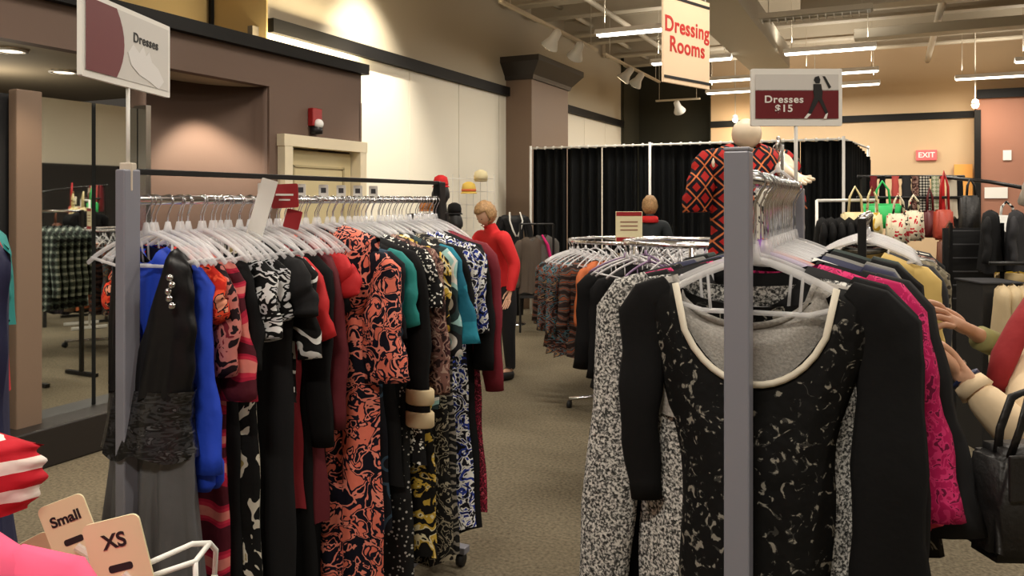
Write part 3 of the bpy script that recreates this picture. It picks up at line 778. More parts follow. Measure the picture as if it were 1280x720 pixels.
# black burnout dress
cream_rib = M('cream_neck_binding', S(222, 214, 196), .8)
g = garment('dress', 'black leaf lace dress with wide cream edged scoop neck, nearest garment on the foreground rack', 'dress', f_lace, (FX+.012, FY+.085, FZ), .06,
   W=.385, L=1.30, sl=.39, slm=f_black, sides=(-1,), r0=.044, r1=.030, out=-.012, trimm=cream_rib, an=.68, scoop=.165, zn=-.180, zs=-.195, D=.05, famp=.006, folds=3, seed=4, nx=40,
   prof=[(0, .195), (.05, .185), (.16, .155), (.26, .128), (.45, .124), (.7, .13), (1.1, .17)], slflat=.45)
obj('sleeve', sleeve(1, .385, .62, .050, .062, .02, -.0, seed=8, flat=.4), f_black, g, smooth=True)
b = B(); box(b, (-.09, .012, -.3), (.0, .0, .0))
b.free()
put(h2, (FX+.012, FY+.085, FZ), .06)
# heather grey
g = garment('dress', 'heather grey long sleeved knit dress hanging behind the black lace one', 'dress', f_heather, (FX-.012, FY+.135, FZ), .10,
   W=.43, L=1.34, sl=.98, r0=.052, r1=.046, out=.045, an=.56, scoop=.085, zn=-.170, zs=-.186, D=.045, famp=.008, folds=3, seed=9, nx=36, trimm=f_heathin,
   prof=[(0, .215), (.1, .20), (.4, .185), (1.1, .2)], slflat=.45, sides=(-1,))
o = obj('fine_knit_yoke', cloth(.40, .42, an=.58, scoop=.088, zn=-.172, zs=-.19, D=.047, nx=36, seed=9, famp=.002, hemvar=0, prof=[(0, .20), (.3, .17)]), f_heathin, g, smooth=True)
obj('care_label', bx((-.005, -.046, -.235), (.018, .001, .018)), f_white, g)
put(h2, (FX-.012, FY+.135, FZ), .10)
FR = [
 (.18, 'plain black long sleeved dress third on the foreground rack', f_black2, 1.26, .78, f_black, .40, 0, .03),
 (.225, 'magenta lace dress whose sleeve shows right of the black dresses', f_maglace, 1.0, .40, f_maglace, .425, .01, .045),
 (.27, 'black dress with pink cuff behind the magenta lace', f_black, 1.34, .44, f_black2, .45, .01, .07),
 (.33, 'black leaf print dress deeper on the foreground rack', f_lace, 1.2, .5, f_lace, .42, .0, .03),
 (.40, 'white dress with straps deep on the foreground rack', f_white, .9, 0, None, .36, .0, .03),
 (.47, 'dark navy dress deep on the foreground rack', f_navy, 1.2, .5, f_navy, .42, .0, .03),
 (.56, 'mid grey dress near the far post of the foreground rack', f_grey, 1.1, .5, f_grey, .42, .0, .03),
 (.65, 'plain black dress near the far post of the foreground rack', f_black, 1.2, .5, f_black, .44, .0, .03),
 (.74, 'dark green grey dress beside the far post of the foreground rack', f_green, 1.1, .5, f_green, .44, .0, .03)]
for i, (t, lb, mt, L, sl, sm, W, dx, ot) in enumerate(FR):
    loc = (FX+dx, FY+t, FZ)
    g = garment('dress', lb, 'dress', mt, loc, .02*(i % 3-1), W=W, L=L, sl=sl, slm=sm, out=ot, r0=.055, r1=.055, an=.4, scoop=.08, zn=-.15, zs=-.188, seed=31+i, famp=.01, D=.03, prof=[(0, W/2), (.3, W*.45), (1, W*.46)])
    if 'pink cuff' in lb:
        o = obj('cuff', lathe(B(), [(.045, 0), (.058, .004), (.058, .03), (.045, .034)], sy=.5), M('pink_cuff', S(224, 70, 96), .7), g, smooth=True); o.location = (W/2+ot+.0, 0, -.625)
    put(h2, loc, rr.uniform(-.08, .08))
for k in range(20):
    put(h2, (FX, FY+.30+k*.025+rr.uniform(-.006, .006), FZ), rr.uniform(-.2, .2))
hl = hanger('lilac plastic hanger on the foreground rack, showing right of the post', mat=CLEAR('lilac_plastic', S(170, 120, 210), .8), loc=(FX, FY+.245, FZ), rz=-.1, w=.195, dz=-.05)
hm = hanger('orange pink plastic hanger on the foreground rack behind the lilac one', mat=CLEAR('pink_plastic', S(236, 150, 130), .8), loc=(FX, FY+.29, FZ), rz=.02, w=.195, dz=-.05)

# "Dresses $15" sign at the far post of the foreground rack
sbase = Vector((FX, FY+FLEN, 1.60)); cyd = -sbase.x*ST+sbase.y*CT
hh = 1.6+(250-122)/1000*cyd
sg, zc = post_sign('white framed dresses price sign with wine red band and striding figure, right of centre', tuple(sbase), TH+math.radians(0), .235, .148, hh, 1)
wi, hi = .215, .115; zz = zc+.004
for pz, hh_, mt in ((zz+.034, .042, m_pale), (zz-.022, .074, m_wine)): obj('poster_band', bx((0, -.0075, pz), (wi, .001, hh_)), mt, sg)
text('lettering', 'Dresses\n$15', .026, m_white, sg, (-.034, -.0086, zz-.022), off=.0005, sp=1.1, sx=1.1)
def fig(pts, m, nm): 
    o = obj(nm, prism(B(), pts, .001), m, sg); o.location = (.052, -.0088, zz-.004)
fig([(-.006, .052), (.004, .055), (.008, .045), (.006, .036), (-.004, .036), (-.009, .044)], m_txtb, 'illustration_head')
fig([(-.010, .034), (.010, .034), (.014, .012), (.012, -.002), (.028, -.04), (.022, -.044), (.004, -.008), (-.016, -.044), (-.024, -.042), (-.008, .0), (-.010, .016)], m_txtb, 'illustration_body')
fig([(.014, .054), (.02, .054), (.036, .026), (.03, .022)], m_txtb, 'illustration_arm')
fig([(-.024, -.042), (-.016, -.044), (-.028, -.056), (-.034, -.054)], m_white, 'illustration_boot'); fig([(.022, -.044), (.028, -.04), (.024, -.056), (.016, -.056)], m_white, 'illustration_boot')
obj('foot_knob', sph(B(), (0, 0, .03), .011), m_white, sg, smooth=True)

# ================================================================== FITTING BOOTHS WITH BLACK CURTAINS
CY = 10.35
bt = empty('curtain_booth', (-4.6, CY, 0)); tag(bt, 'tall frame of white pipes carrying the black fitting room curtains', 'curtain frame')
obj('top_rail', tube(B(), [(0, 0, 2.33), (4.08, 0, 2.33)], .014), m_white, bt, smooth=True)
obj('top_rail', tube(B(), [(4.08, 0, 2.33), (4.3, 2.0, 2.33)], .014), m_white, bt, smooth=True)
for xx in (0, 1.72, 4.08): obj('pipe', tube(B(), [(xx, -.05, 0), (xx, -.05, 2.36)], .018), m_white, bt, smooth=True)
obj('pipe', tube(B(), [(4.3, 2, 0), (4.3, 2, 2.36)], .018), m_white, bt, smooth=True)
f_curt = M('black_curtain', (.011, .012, .013), .75, bump=.15, bscale=12, spec=.3)
def curtain_mesh(w, h, n, seed, sag=0):
    rd = random.Random(seed); b = B(); nx = n*10; nz = 10; g = []
    for i in range(nx+1):
        f = i/nx; col = []
        for j in range(nz+1):
            s = j/nz
            y = .045*math.sin(f*n*2*PI+.5*math.sin(f*9+seed))*(1-.15*s)+.01*math.sin(f*31+seed)
            col.append(b.verts.new((f*w, y, -s*(h-.0)-(sag*f*f*(1-s)))))
        g.append(col)
    for i in range(nx):
        for j in range(nz): b.faces.new((g[i][j], g[i][j+1], g[i+1][j+1], g[i+1][j]))
    bmesh.ops.solidify(b, geom=b.faces[:], thickness=.006)
    return b
x0 = -4.58
words = ['at the far left beside the wide brown column', 'second from the column', 'third from the column', 'fourth from the column, left of the white pipe', 'just right of the middle white pipe', 'behind the patterned mannequin', 'right of the patterned mannequin', 'last on the long side, by its right corner']
for i in range(8):
    w = .505; c = obj('curtain', curtain_mesh(w, 2.25, 4, i), f_curt, smooth=True, loc=(x0+i*.51, CY, 2.315))
    tag(c, 'black pleated fitting room curtain, '+words[i], 'curtain')
    for k in range(4): obj('curtain_ring', lathe(B(), [(.016, -.012), (.024, -.012), (.024, .012), (.016, .012), (.016, -.012)], seg=10), m_white, c, loc=(.06+k*.125, 0, .015)).rotation_euler = (0, PI/2, 0)
c = obj('curtain', curtain_mesh(1.95, 2.2, 9, 9, sag=.16), f_curt, smooth=True, loc=(-.5, CY+.05, 2.315)); c.rotation_euler.z = math.radians(84)
tag(c, 'black curtain on the side of the booths, sagging towards the back', 'curtain')

# ================================================================== HANGING BANNER
p1 = W3(828, 52, 6.7); p2 = W3(886, 76, 7.2); mid = (p1+p2)/2; ang = math.atan2(p2.y-p1.y, p2.x-p1.x); bw = (p2-p1).xy.length
t = empty('hanging_banner', (mid.x, mid.y, 2.98)); t.rotation_euler.z = ang; tag(t, 'ivory hanging banner reading Dressing Rooms in red letters', 'sign')
obj('board', bx((0, 0, 0), (bw, .02, .78)), M('banner_ivory', S(236, 208, 174), .6), t, bev=.003)
for zz in (-.34, .34): obj('bar', bx((0, -.012, zz), (bw*.97, .008, .022)), m_black, t)
text('lettering', 'Dressing\nRooms', .185, m_txtr, t, (0, -.012, .02), sx=1.0, ext=.001, sp=1.05, off=.004)
for xx in (-bw*.42, bw*.42): obj('cable', tube(B(), [(xx, 0, .38), (xx, 0, CEIL-2.98)], .003, seg=5), m_white, t)

# ================================================================== FIGURES
def head_bm(bm, c, h=.225, yaw=0, tilt=0, face=True):
    """head added to bm; faces local -Y before yaw; tilt nods forward"""
    R_ = Matrix.Translation(c) @ Matrix.Rotation(yaw, 4, 'Z') @ Matrix.Rotation(tilt, 4, 'X')
    t = B(); bmesh.ops.create_uvsphere(t, u_segments=24, v_segments=18, radius=1)
    for v in t.verts:
        x, y, z = v.co
        wx = .34*(1-.24*max(0, -z)**1.3); dy = .42*(1-.10*max(0, -z))
        y2 = y*dy; x2 = x*wx
        if face and y < 0:
            n = math.exp(-(x/.16)**2-((z+.12)/.17)**2); y2 -= .085*n
            y2 += .035*math.exp(-((abs(x)-.36)/.16)**2-((z-.08)/.1)**2)
            y2 -= .03*math.exp(-(x/.3)**2-((z+.48)/.07)**2)
            y2 -= .05*math.exp(-(x/.35)**2-((z+.85)/.15)**2)
        v.co = Vector((x2*h, y2*h, z*.5*h))
    if face:
        for s in (-1, 1): bmesh.ops.create_uvsphere(t, u_segments=10, v_segments=8, radius=1, matrix=Matrix.Translation((s*.335*h, .02*h, -.03*h)) @ Matrix.Diagonal((.03*h, .08*h, .14*h, 1)))
    bmesh.ops.transform(t, matrix=R_, verts=t.verts)
    me = bpy.data.meshes.new('h'); t.to_mesh(me); t.free(); bm.from_mesh(me); bpy.data.meshes.remove(me)
def add_head(o, c, **k):
    b = B(); b.from_mesh(o.data); head_bm(b, c, **k); b.to_mesh(o.data); b.free()
    for p in o.data.polygons: p.use_smooth = True
def hair_mesh(c, h=.225, yaw=0, tilt=0, bob=.25, puff=1.12, face=.3):
    t = B(); bmesh.ops.create_uvsphere(t, u_segments=28, v_segments=20, radius=1)
    for v in t.verts:
        x, y, z = v.co; q = 1+.03*math.sin(x*17+z*9)+.02*math.sin(z*23+y*11)
        v.co = Vector((x*.36*puff*h*q, y*.44*puff*h*q+.03*h, z*.5*puff*h*q+.03*h))
        if z < 0: v.co.z *= (.6+bob)
    kill = [f for f in t.faces if f.calc_center_median().y < -.20*h and f.calc_center_median().z < face*h*.9]
    bmesh.ops.delete(t, geom=kill, context='FACES')
    bmesh.ops.solidify(t, geom=t.faces[:], thickness=.012)
    bmesh.ops.transform(t, matrix=Matrix.Translation(c) @ Matrix.Rotation(yaw, 4, 'Z') @ Matrix.Rotation(tilt, 4, 'X'), verts=t.verts)
    return t
m_eye = M('eye_dark', (.03, .02, .015), .25); m_lip = M('lips', S(168, 92, 84), .5)
def face_parts(t, c, h=.225, yaw=0, tilt=0):
    R_ = Matrix.Translation(c) @ Matrix.Rotation(yaw, 4, 'Z') @ Matrix.Rotation(tilt, 4, 'X')
    for s in (-1, 1):
        b = B(); sph(b, (s*.135*h, -.375*h, .02*h), .028*h, 1.2, .6, .7, 10, 8); bmesh.ops.transform(b, matrix=R_, verts=b.verts); obj('eye', b, m_eye, t, smooth=True)
    b = B(); sph(b, (0, -.405*h, -.265*h), .05*h, 1.5, .5, .42, 12, 8); bmesh.ops.transform(b, matrix=R_, verts=b.verts); obj('lips', b, m_lip, t, smooth=True)
def human(t, J, skinm, head=None, **hk):
    names = list(J); E = []
    def e(a, b_): E.append((names.index(a), names.index(b_)))
    for a, b_ in (('pelvis', 'waist'), ('waist', 'chest'), ('chest', 'neck'), ('neck', 'nape')): e(a, b_)
    for s in 'LR':
        for a, b_ in (('chest', 'sh'+s), ('sh'+s, 'el'+s), ('el'+s, 'wr'+s), ('wr'+s, 'pm'+s), ('pelvis', 'hp'+s), ('hp'+s, 'kn'+s), ('kn'+s, 'an'+s), ('an'+s, 'to'+s)): e(a, b_)
        for f in range(5):
            ch = [n for n in names if n.startswith('f%s%d_' % (s, f))]
            pv = 'pm'+s if f else 'wr'+s
            for n in ch: e(pv, n); pv = n
    V = [J[n] for n in names]
    o = skin('body', V, E, skinm, t, root=0, sub=2)
    if head: add_head(o, head, **hk); face_parts(t, head, **hk)
    return o
def fingers(J, s, wr, pm, curl, side, r=.0075, spread=.010, L=(.055, .072, .078, .072, .058)):
    """adds thumb + four fingers. curl: direction the finger tips bend to; side: from little finger to index"""
    wr, pm, curl, side = Vector(wr), Vector(pm), Vector(curl).normalized(), Vector(side).normalized()
    d = (pm-wr).normalized()
    for f in range(1, 5):
        k = 2.5-f; b0 = pm+side*(k*.019)+d*.018; l = L[f]
        J['f%s%d_a' % (s, f)] = (b0, r*1.1)
        p1_ = b0+(d*.9+curl*.25)*l*.5; p2_ = p1_+(d*.5+curl*.8)*l*.3; p3_ = p2_+(d*.05+curl)*l*.25
        J['f%s%d_b' % (s, f)] = (p1_, r); J['f%s%d_c' % (s, f)] = (p2_, r*.9); J['f%s%d_d' % (s, f)] = (p3_, r*.75)
    b0 = wr+d*.025+side*.032
    J['f%s0_a' % s] = (b0, r*1.3); J['f%s0_b' % s] = (b0+d*.028+side*.018+curl*.012, r*1.15); J['f%s0_c' % s] = (b0+d*.05+side*.016+curl*.034, r*.85)
def body_joints(lean=0):
    return dict(pelvis=((0, .02, .90), (.135, .10)), waist=((0, 0, 1.04), (.115, .085)), chest=((0, -.01-lean*.5, 1.24), (.14, .095)), neck=((0, -.015-lean, 1.37), (.06, .05)), nape=((0, -.03-lean, 1.44), .045),
        shR=((-.165, -.01-lean, 1.33), .052), shL=((.165, -.01-lean, 1.33), .052),
        hpR=((-.085, .01, .82), .088), hpL=((.085, .01, .82), .088), knR=((-.09, -.02, .46), .056), knL=((.09, .0, .46), .056),
        anR=((-.09, .02, .09), .036), anL=((.09, .03, .09), .036), toR=((-.095, -.12, .035), (.04, .028)), toL=((.095, -.11, .035), (.04, .028)))
def sub(J, keys, grow, edges):
    V = [(J[k][0], tuple(x+grow for x in (J[k][1] if isinstance(J[k][1], tuple) else (J[k][1],)*2))) for k in keys]
    return V, [(keys.index(a), keys.index(b_)) for a, b_ in edges]
TE = (('pelvis', 'waist'), ('waist', 'chest'), ('chest', 'neck'), ('chest', 'shL'), ('shL', 'elL'), ('elL', 'wrL'), ('chest', 'shR'), ('shR', 'elR'), ('elR', 'wrR'))
TK = ['pelvis', 'waist', 'chest', 'neck', 'shL', 'elL', 'wrL', 'shR', 'elR', 'wrR']
PE = (('waist', 'pelvis'), ('pelvis', 'hpL'), ('hpL', 'knL'), ('knL', 'anL'), ('pelvis', 'hpR'), ('hpR', 'knR'), ('knR', 'anR'))
PK = ['waist', 'pelvis', 'hpL', 'knL', 'anL', 'hpR', 'knR', 'anR']
def cut_above(o, z):        # keep clothing ends clean
    b = B(); b.from_mesh(o.data)
    bmesh.ops.bisect_plane(b, geom=b.verts[:]+b.edges[:]+b.faces[:], plane_co=(0, 0, z), plane_no=(0, 0, 1), clear_outer=True)
    b.to_mesh(o.data); b.free()
def cut_below(o, z):
    b = B(); b.from_mesh(o.data)
    bmesh.ops.bisect_plane(b, geom=b.verts[:]+b.edges[:]+b.faces[:], plane_co=(0, 0, z), plane_no=(0, 0, -1), clear_outer=True)
    b.to_mesh(o.data); b.free()
def garb(name, body, J, mat, t, off, keep, zlo, zhi):
    """clothing that follows the body surface: the body's skin pushed out by off"""
    b = B(); b.from_mesh(body.data); b.normal_update()
    js = [(k, Vector(v[0])) for k, v in J.items()]
    # points along the limbs so the nearest-joint rule is fair
    for a_, c_ in (('shL', 'elL'), ('shR', 'elR'), ('elL', 'wrL'), ('elR', 'wrR'), ('hpL', 'knL'), ('hpR', 'knR'), ('knL', 'anL'), ('knR', 'anR')):
        for f in (.33, .66): js.append((a_ if f < .5 else c_, Vector(J[a_][0]).lerp(Vector(J[c_][0]), f)))
    dead = []
    for f in b.faces:
        c = f.calc_center_median(); k = min(js, key=lambda q: (q[1]-c).length)[0]
        if not (zlo < c.z < zhi) or k[:2] not in keep: dead.append(f)
    bmesh.ops.delete(b, geom=dead, context='FACES')
    for v in b.verts: v.co += v.normal*off
    return obj(name, b, mat, t, smooth=True)
def woman(loc, rz, label, topm, pantm, hairm, arms, lean=.08, tilt=.45, hyaw=0, sc=1, shoes=True):
    t = empty('person', loc, rz); tag(t, label, 'person'); t.scale = (sc,)*3
    J = body_joints(lean); J.update(arms)
    for s in 'LR':
        w_, p_ = J['wr'+s][0], J['pm'+s][0]
        fingers(J, s, w_, p_, (0, -.2, -1) if Vector(w_).z < Vector(p_).z+.03 else (0, -.5, -.6), ((1 if s == 'R' else -1), -.2, .3))
    hc = Vector((0, -.055-lean-.03*tilt, 1.53-.02*tilt))
    bd = human(t, J, m_skin, head=hc, yaw=hyaw, tilt=tilt, h=.222)
    garb('top', bd, J, topm, t, .020, ('pe', 'wa', 'ch', 'ne', 'na', 'sh', 'el', 'wr', 'hp'), .84, 1.425)
    garb('trousers', bd, J, pantm, t, .013, ('pe', 'wa', 'hp', 'kn', 'an'), .10, .93)
    obj('hair', hair_mesh(hc, h=.222, yaw=hyaw, tilt=tilt), hairm, t, smooth=True)
    for s in 'LR':
        a, c_ = Vector(J['an'+s][0]), Vector(J['to'+s][0])
        skin('shoe', [(a+Vector((0, .03, -.05)), .046), ((a+c_)/2+Vector((0, 0, -.02)), .05), (c_+Vector((0, -.03, 0)), (.045, .032))], [(0, 1), (1, 2)], m_black, t)
    return t
m_redtop = M('person_red_top', S(206, 30, 34), .8, bump=.2, bscale=14)
m_hairbl = M('blonde_brown_hair', S(164, 128, 86), .6, bump=.5, bscale=60, var=.35)
m_slack = M('black_slacks', S(20, 20, 24), .8)
arms = dict(elR=((-.24, -.10-.08, 1.10), .040), wrR=((-.20, -.34, 1.08), .026), pmR=((-.19, -.41, 1.09), (.034, .018)),
            elL=((.23, -.04, 1.07), .040), wrL=((.25, -.10, .84), .026), pmL=((.25, -.13, .77), (.034, .018)))
wp = C3(-.09, 7.2, 0)
woman(tuple(wp), TH+math.radians(-50), 'person in bright red sweater and black trousers, short blonde hair, head bowed over the goods', m_redtop, m_slack, m_hairbl, arms, lean=.12, tilt=.6, sc=.97)
wp = C3(1.55, 9.0, 0)
arms2 = dict(elR=((-.23, -.05, 1.07), .040), wrR=((-.20, -.25, .98), .026), pmR=((-.19, -.32, .97), (.034, .018)),
             elL=((.23, -.05, 1.07), .040), wrL=((.20, -.25, .98), .026), pmL=((.19, -.32, .97), (.034, .018)))
t = woman(tuple(wp), TH+math.radians(170), 'person with blonde hair and red collar seen from behind beyond the round rack', M('person_dark_top', S(28, 34, 38), .8), m_slack, m_hairbl, arms2, lean=.02, tilt=.1)
o = obj('red_collar', lathe(B(), [(.06, 1.345), (.085, 1.35), (.075, 1.41), (.058, 1.42)], sx=1.2, sy=1), m_redtop, t, smooth=True)

# ---- shopper at the right edge, reaching into the foreground rack
t = empty('person', (0, 0, 0)); PC = C3(1.30, 1.72, 0); t.location = PC; t.rotation_euler.z = TH-PI/2
tag(t, 'person in a cream jacket and red scarf reaching in from the right with both hands', 'person')
# local frame: -Y is towards camera left, +X is away from the camera, -X towards the camera
def L2(u, v, d):
    p = W3(u, v, d)-PC; a = TH-PI/2
    return Vector((p.x*math.cos(-a)-p.y*math.sin(-a), p.x*math.sin(-a)+p.y*math.cos(-a), p.z))
J = body_joints(.04)
J['shR'] = ((-.16, -.05, 1.33), .055); J['shL'] = ((.165, -.05, 1.33), .055)
wrR = L2(1203, 470, 1.62); pmR = L2(1172, 443, 1.60); elR = L2(1288, 560, 1.52)
wrL = L2(1215, 418, 1.88); pmL = L2(1190, 400, 1.86); elL = L2(1315, 462, 1.95)
J.update(elR=(elR, .042), wrR=(wrR, .027), pmR=(pmR, (.034, .02)), elL=(elL, .042), wrL=(wrL, .026), pmL=(pmL, (.034, .02)))
# near hand: fingers reach left and curl down; far hand: curled fingers pinch upward
fingers(J, 'R', wrR, pmR, (.15, -.5, -.6), (.2, -.25, 1), r=.0082)
fingers(J, 'L', wrL, pmL, (-.3, -.4, -.7), (-.5, -.2, .7), r=.0082)
m_skin2 = M('skin_shopper', S(206, 158, 128), .5, bump=.15, bscale=50)
hc = Vector((0, -.09, 1.56)); human(t, J, m_skin2, head=hc, tilt=.35, h=.225)
obj('hair', hair_mesh(hc, tilt=.35), M('grey_hair', S(170, 160, 146), .7, bump=.4, bscale=60), t, smooth=True)
m_jacket = M('cream_jacket', S(224, 200, 164), .8, bump=.35, bscale=14)
V, E = sub(J, TK, .018, TE)
def towards(a, b_, f): return Vector(a).lerp(Vector(b_), f)
V[6] = (towards(wrL, elL, .24), (.034, .034)); V[9] = (towards(wrR, elR, .14), (.034, .034)); V[5] = (elL, (.052, .052)); V[8] = (elR, (.052, .052))
skin('jacket', V, E, m_jacket, t)
for w_, e_ in ((wrL, elL), (wrR, elR)):
    a_ = towards(w_, e_, .09); b_ = towards(w_, e_, .24)
    obj('cuff', tube(B(), [a_, b_], [.031, .036] if w_ is wrR else [.029, .030], seg=18), m_jacket if w_ is wrR else M('olive_cuff', S(150, 146, 92), .8), t, smooth=True)
a_ = towards(wrR, elR, .03); b_ = towards(wrR, elR, .075)
obj('watch', tube(B(), [a_, b_], .031, seg=18), M('watch_strap', S(40, 48, 80), .4), t, smooth=True)
n_ = Vector((-.55, -.2, .8)).normalized(); c_ = (a_+b_)/2+n_*.028
obj('watch_face', tube(B(), [c_, c_+n_*.008], .016, seg=18), m_chrome, t)
V, E = sub(J, PK, .016, PE); skin('trousers', V, E, M('beige_slacks', S(176, 150, 124), .85), t, root=1)
pts = [L2(1300, 360, 1.72), L2(1275, 405, 1.70), L2(1256, 445, 1.69), L2(1246, 475, 1.68), L2(1262, 500, 1.70)]
obj('scarf', tube(B(), pts, [.018, .026, .030, .024, .01], seg=12, flat=.6), M('red_scarf', S(150, 34, 38), .85, bump=.4, bscale=18), t, smooth=True)
for s in 'LR':
    a, c2 = Vector(J['an'+s][0]), Vector(J['to'+s][0])
    skin('shoe', [(a+Vector((0, .03, -.05)), .046), ((a+c2)/2+Vector((0, 0, -.02)), .05), (c2+Vector((0, -.03, 0)), (.045, .032))], [(0, 1), (1, 2)], m_black, t)
# handbag on the near forearm
hb = empty('handbag', W3(1276, 690, 1.42), TH+.12); tag(hb, 'black leather handbag hanging from the cream jacketed arm at the right edge', 'handbag')
m_leather = M('black_leather', (.012, .011, .011), .5, bump=.3, bscale=60)
b = B(); prof = [(-.090, 0), (.110, -.015), (.115, .10), (.098, .19), (-.066, .19), (-.078, .10)]
prism(b, prof, .10); bmesh.ops.bevel(b, geom=b.edges[:], offset=.018, segments=3, affect='EDGES')
obj('bag_body', b, m_leather, hb, smooth=True)
obj('flap', bx((.015, -.052, .15), (.16, .008, .08)), m_leather, hb, bev=.004)
obj('strap', tube(B(), [(-.045, 0, .18), (-.04, 0, .22), (-.018, .0, .275), (.01, .0, .285), (.035, 0, .24), (.06, 0, .18)], .009, seg=8, flat=.5), m_leather, hb, smooth=True)
obj('strap', tube(B(), [(-.045, -.03, .18), (-.034, -.04, .23), (-.01, -.03, .285), (.02, -.02, .28), (.045, -.03, .23), (.06, -.03, .18)], .008, seg=8, flat=.5), m_leather, hb, smooth=True)
obj('strap_ring', sph(B(), (-.02, -.045, .255), .010), m_chrome, hb, smooth=True)

# ================================================================== PATTERNED MANNEQUIN BEHIND THE FOREGROUND RACK
mp_ = C3(1.05, 3.6, 0); t = empty('mannequin', mp_, TH); tag(t, 'cream mannequin torso in a red and black diamond patterned top, behind the grey post', 'mannequin')
V = [((0, 0, 1.25), (.13, .09)), ((0, 0, 1.42), (.12, .085)), ((0, 0, 1.66), (.15, .10)), ((0, 0, 1.80), (.085, .07)), ((0, 0, 1.86), (.05, .05)),
     ((-.16, 0, 1.79), .05), ((-.13, .08, 1.66), .035), ((-.06, .12, 1.60), .028),
     ((.17, 0, 1.79), .05), ((.17, -.06, 1.72), .04), ((.10, -.18, 1.74), .032), ((.10, -.33, 1.70), .022), ((.10, -.40, 1.69), (.022, .014)),
     ((.125, -.44, 1.685), .008), ((.135, -.47, 1.68), .007), ((.11, -.45, 1.675), .008), ((.115, -.485, 1.67), .007), ((.095, -.45, 1.67), .008), ((.096, -.485, 1.663), .007), ((.08, -.44, 1.668), .008), ((.076, -.47, 1.66), .007), ((.13, -.38, 1.69), .008), ((.15, -.40, 1.695), .007),
     ((-.03, .13, 1.57), (.024, .014)), ((.01, .13, 1.55), .01)]
E = [(0, 1), (1, 2), (2, 3), (3, 4), (2, 5), (5, 6), (6, 7), (2, 8), (8, 9), (9, 10), (10, 11), (11, 12), (12, 13), (13, 14), (12, 15), (15, 16), (12, 17), (17, 18), (12, 19), (19, 20), (11, 21), (21, 22), (7, 23), (23, 24)]
skin('torso', V, E, m_mann, t)
o = obj('neck_cap', sph(B(), (-.003, -.03, 1.895), .068, 1, .75, 1), m_mann, t, smooth=True)
f_diam = PAT('red_black_diamond_print', 'diamond', [S(186, 40, 34), S(20, 16, 28), S(214, 120, 70), S(22, 18, 30), S(176, 36, 34)], 13, [0, .22, .46, .56, .74])
tp = obj('patterned_top', cloth(.35, .80, an=.36, scoop=.03, zn=-.09, zs=-.135, D=.115, nx=26, prof=[(0, .175), (.2, .155), (.6, .165)], famp=.012, seed=6), f_diam, t, smooth=True, loc=(0, 0, 1.945))
for sd in (-1, 1): obj('sleeve', sleeve(sd, .35, .27, .060, .072, .03, .0, zs=-.130, flat=.75, seed=3), f_diam, t, smooth=True, loc=(0, 0, 1.945))
obj('stand_pole', tube(B(), [(0, 0, .03), (0, 0, 1.2)], .016), m_chrome, t, smooth=True)
obj('stand_base', lathe(B(), [(.19, 0), (.19, .012), (.03, .03)], seg=28), m_chrome, t, smooth=True)
f_wprint = PAT('white_with_dark_marks', 'noise', [S(226, 222, 210), S(60, 56, 56), S(222, 218, 206)], 18, [0, .60, .68], 1.5)
pw = C3(1.015, 3.05, 1.80); t2 = garment('blouse', 'white blouse with scattered dark marks hanging just right of the grey post', 'blouse', f_wprint, (pw.x, pw.y, 1.80), TH-.2, W=.18, L=.58, sl=0, an=.3, seed=77, famp=.03, folds=7, nx=30, prof=[(0, .09), (.5, .10)])
hanger('clear hanger carrying the white marked blouse behind the foreground rack', loc=(pw.x, pw.y, 1.80), rz=TH-.2, w=.085)
hk = empty('display_stand', (pw.x, pw.y, 0)); tag(hk, 'slim chrome stand holding the white marked blouse behind the foreground rack', 'stand')
obj('pole', tube(B(), [(0, .12, .02), (0, .12, 1.82), (0, 0, 1.835), (0, -.03, 1.79)], .008), m_chrome, hk, smooth=True); obj('base', lathe(B(), [(.17, 0), (.17, .012), (.02, .025)], (0, .12, 0)), m_chrome, hk, smooth=True)

# ================================================================== ROUND RACK IN THE MIDDLE
def round_rack(c, R_, z, label):
    t = empty('round_rack', (c.x, c.y, 0)); tag(t, label, 'clothes rack')
    ring = [(R_*math.cos(2*PI*k/40), R_*math.sin(2*PI*k/40), z) for k in range(41)]
    obj('ring_rail', tube(B(), ring, .0125, seg=8, cap=False), m_chrome, t, smooth=True)
    obj('center_pole', tube(B(), [(0, 0, .06), (0, 0, z+.0)], .018), m_chrome, t, smooth=True)
    for k in range(4):
        a = PI/4+k*PI/2; c_, s_ = math.cos(a), math.sin(a)
        obj('spoke', tube(B(), [(0, 0, z-.01), (R_*c_, R_*s_, z-.01)], .007, seg=6), m_chrome, t)
        obj('foot', tube(B(), [(0, 0, .07), (R_*c_*1.1, R_*s_*1.1, .07)], .014), m_chrome, t, smooth=True)
        bq = B(); tube(bq, [(R_*c_*1.1-.012, R_*s_*1.1, .03), (R_*c_*1.1+.012, R_*s_*1.1, .03)], .03, seg=12); obj('caster', bq, m_black, t, smooth=True)
    return t
f_wavy = PAT('brown_teal_rust_wavy_stripe', 'stripes', [S(36, 26, 24), S(96, 66, 52), S(60, 110, 122), S(30, 24, 24), S(124, 70, 48)], 5, [0, .4, .72, .8, .9], 6)
f_wavy2 = PAT('brown_teal_geometric', 'noise', [S(40, 28, 26), S(116, 66, 50), S(70, 112, 124), S(34, 26, 26), S(150, 120, 90)], 11, [0, .40, .50, .56, .64], 2.5, st=(1, 1, 2))
f_rust = M('rust_orange_cloth', S(186, 98, 52), .8); f_olive = M('olive_brown_cloth', S(92, 78, 56), .8)
f_dkprint = PAT('dark_blue_brown_print', 'noise', [S(24, 24, 30), S(64, 60, 66), S(96, 70, 56)], 14, [0, .5, .6], 2)
f_char = M('charcoal_cloth', S(40, 40, 44), .85)
rc = C3(.98, 6.35, 0); RR = .52; RZ = 1.28
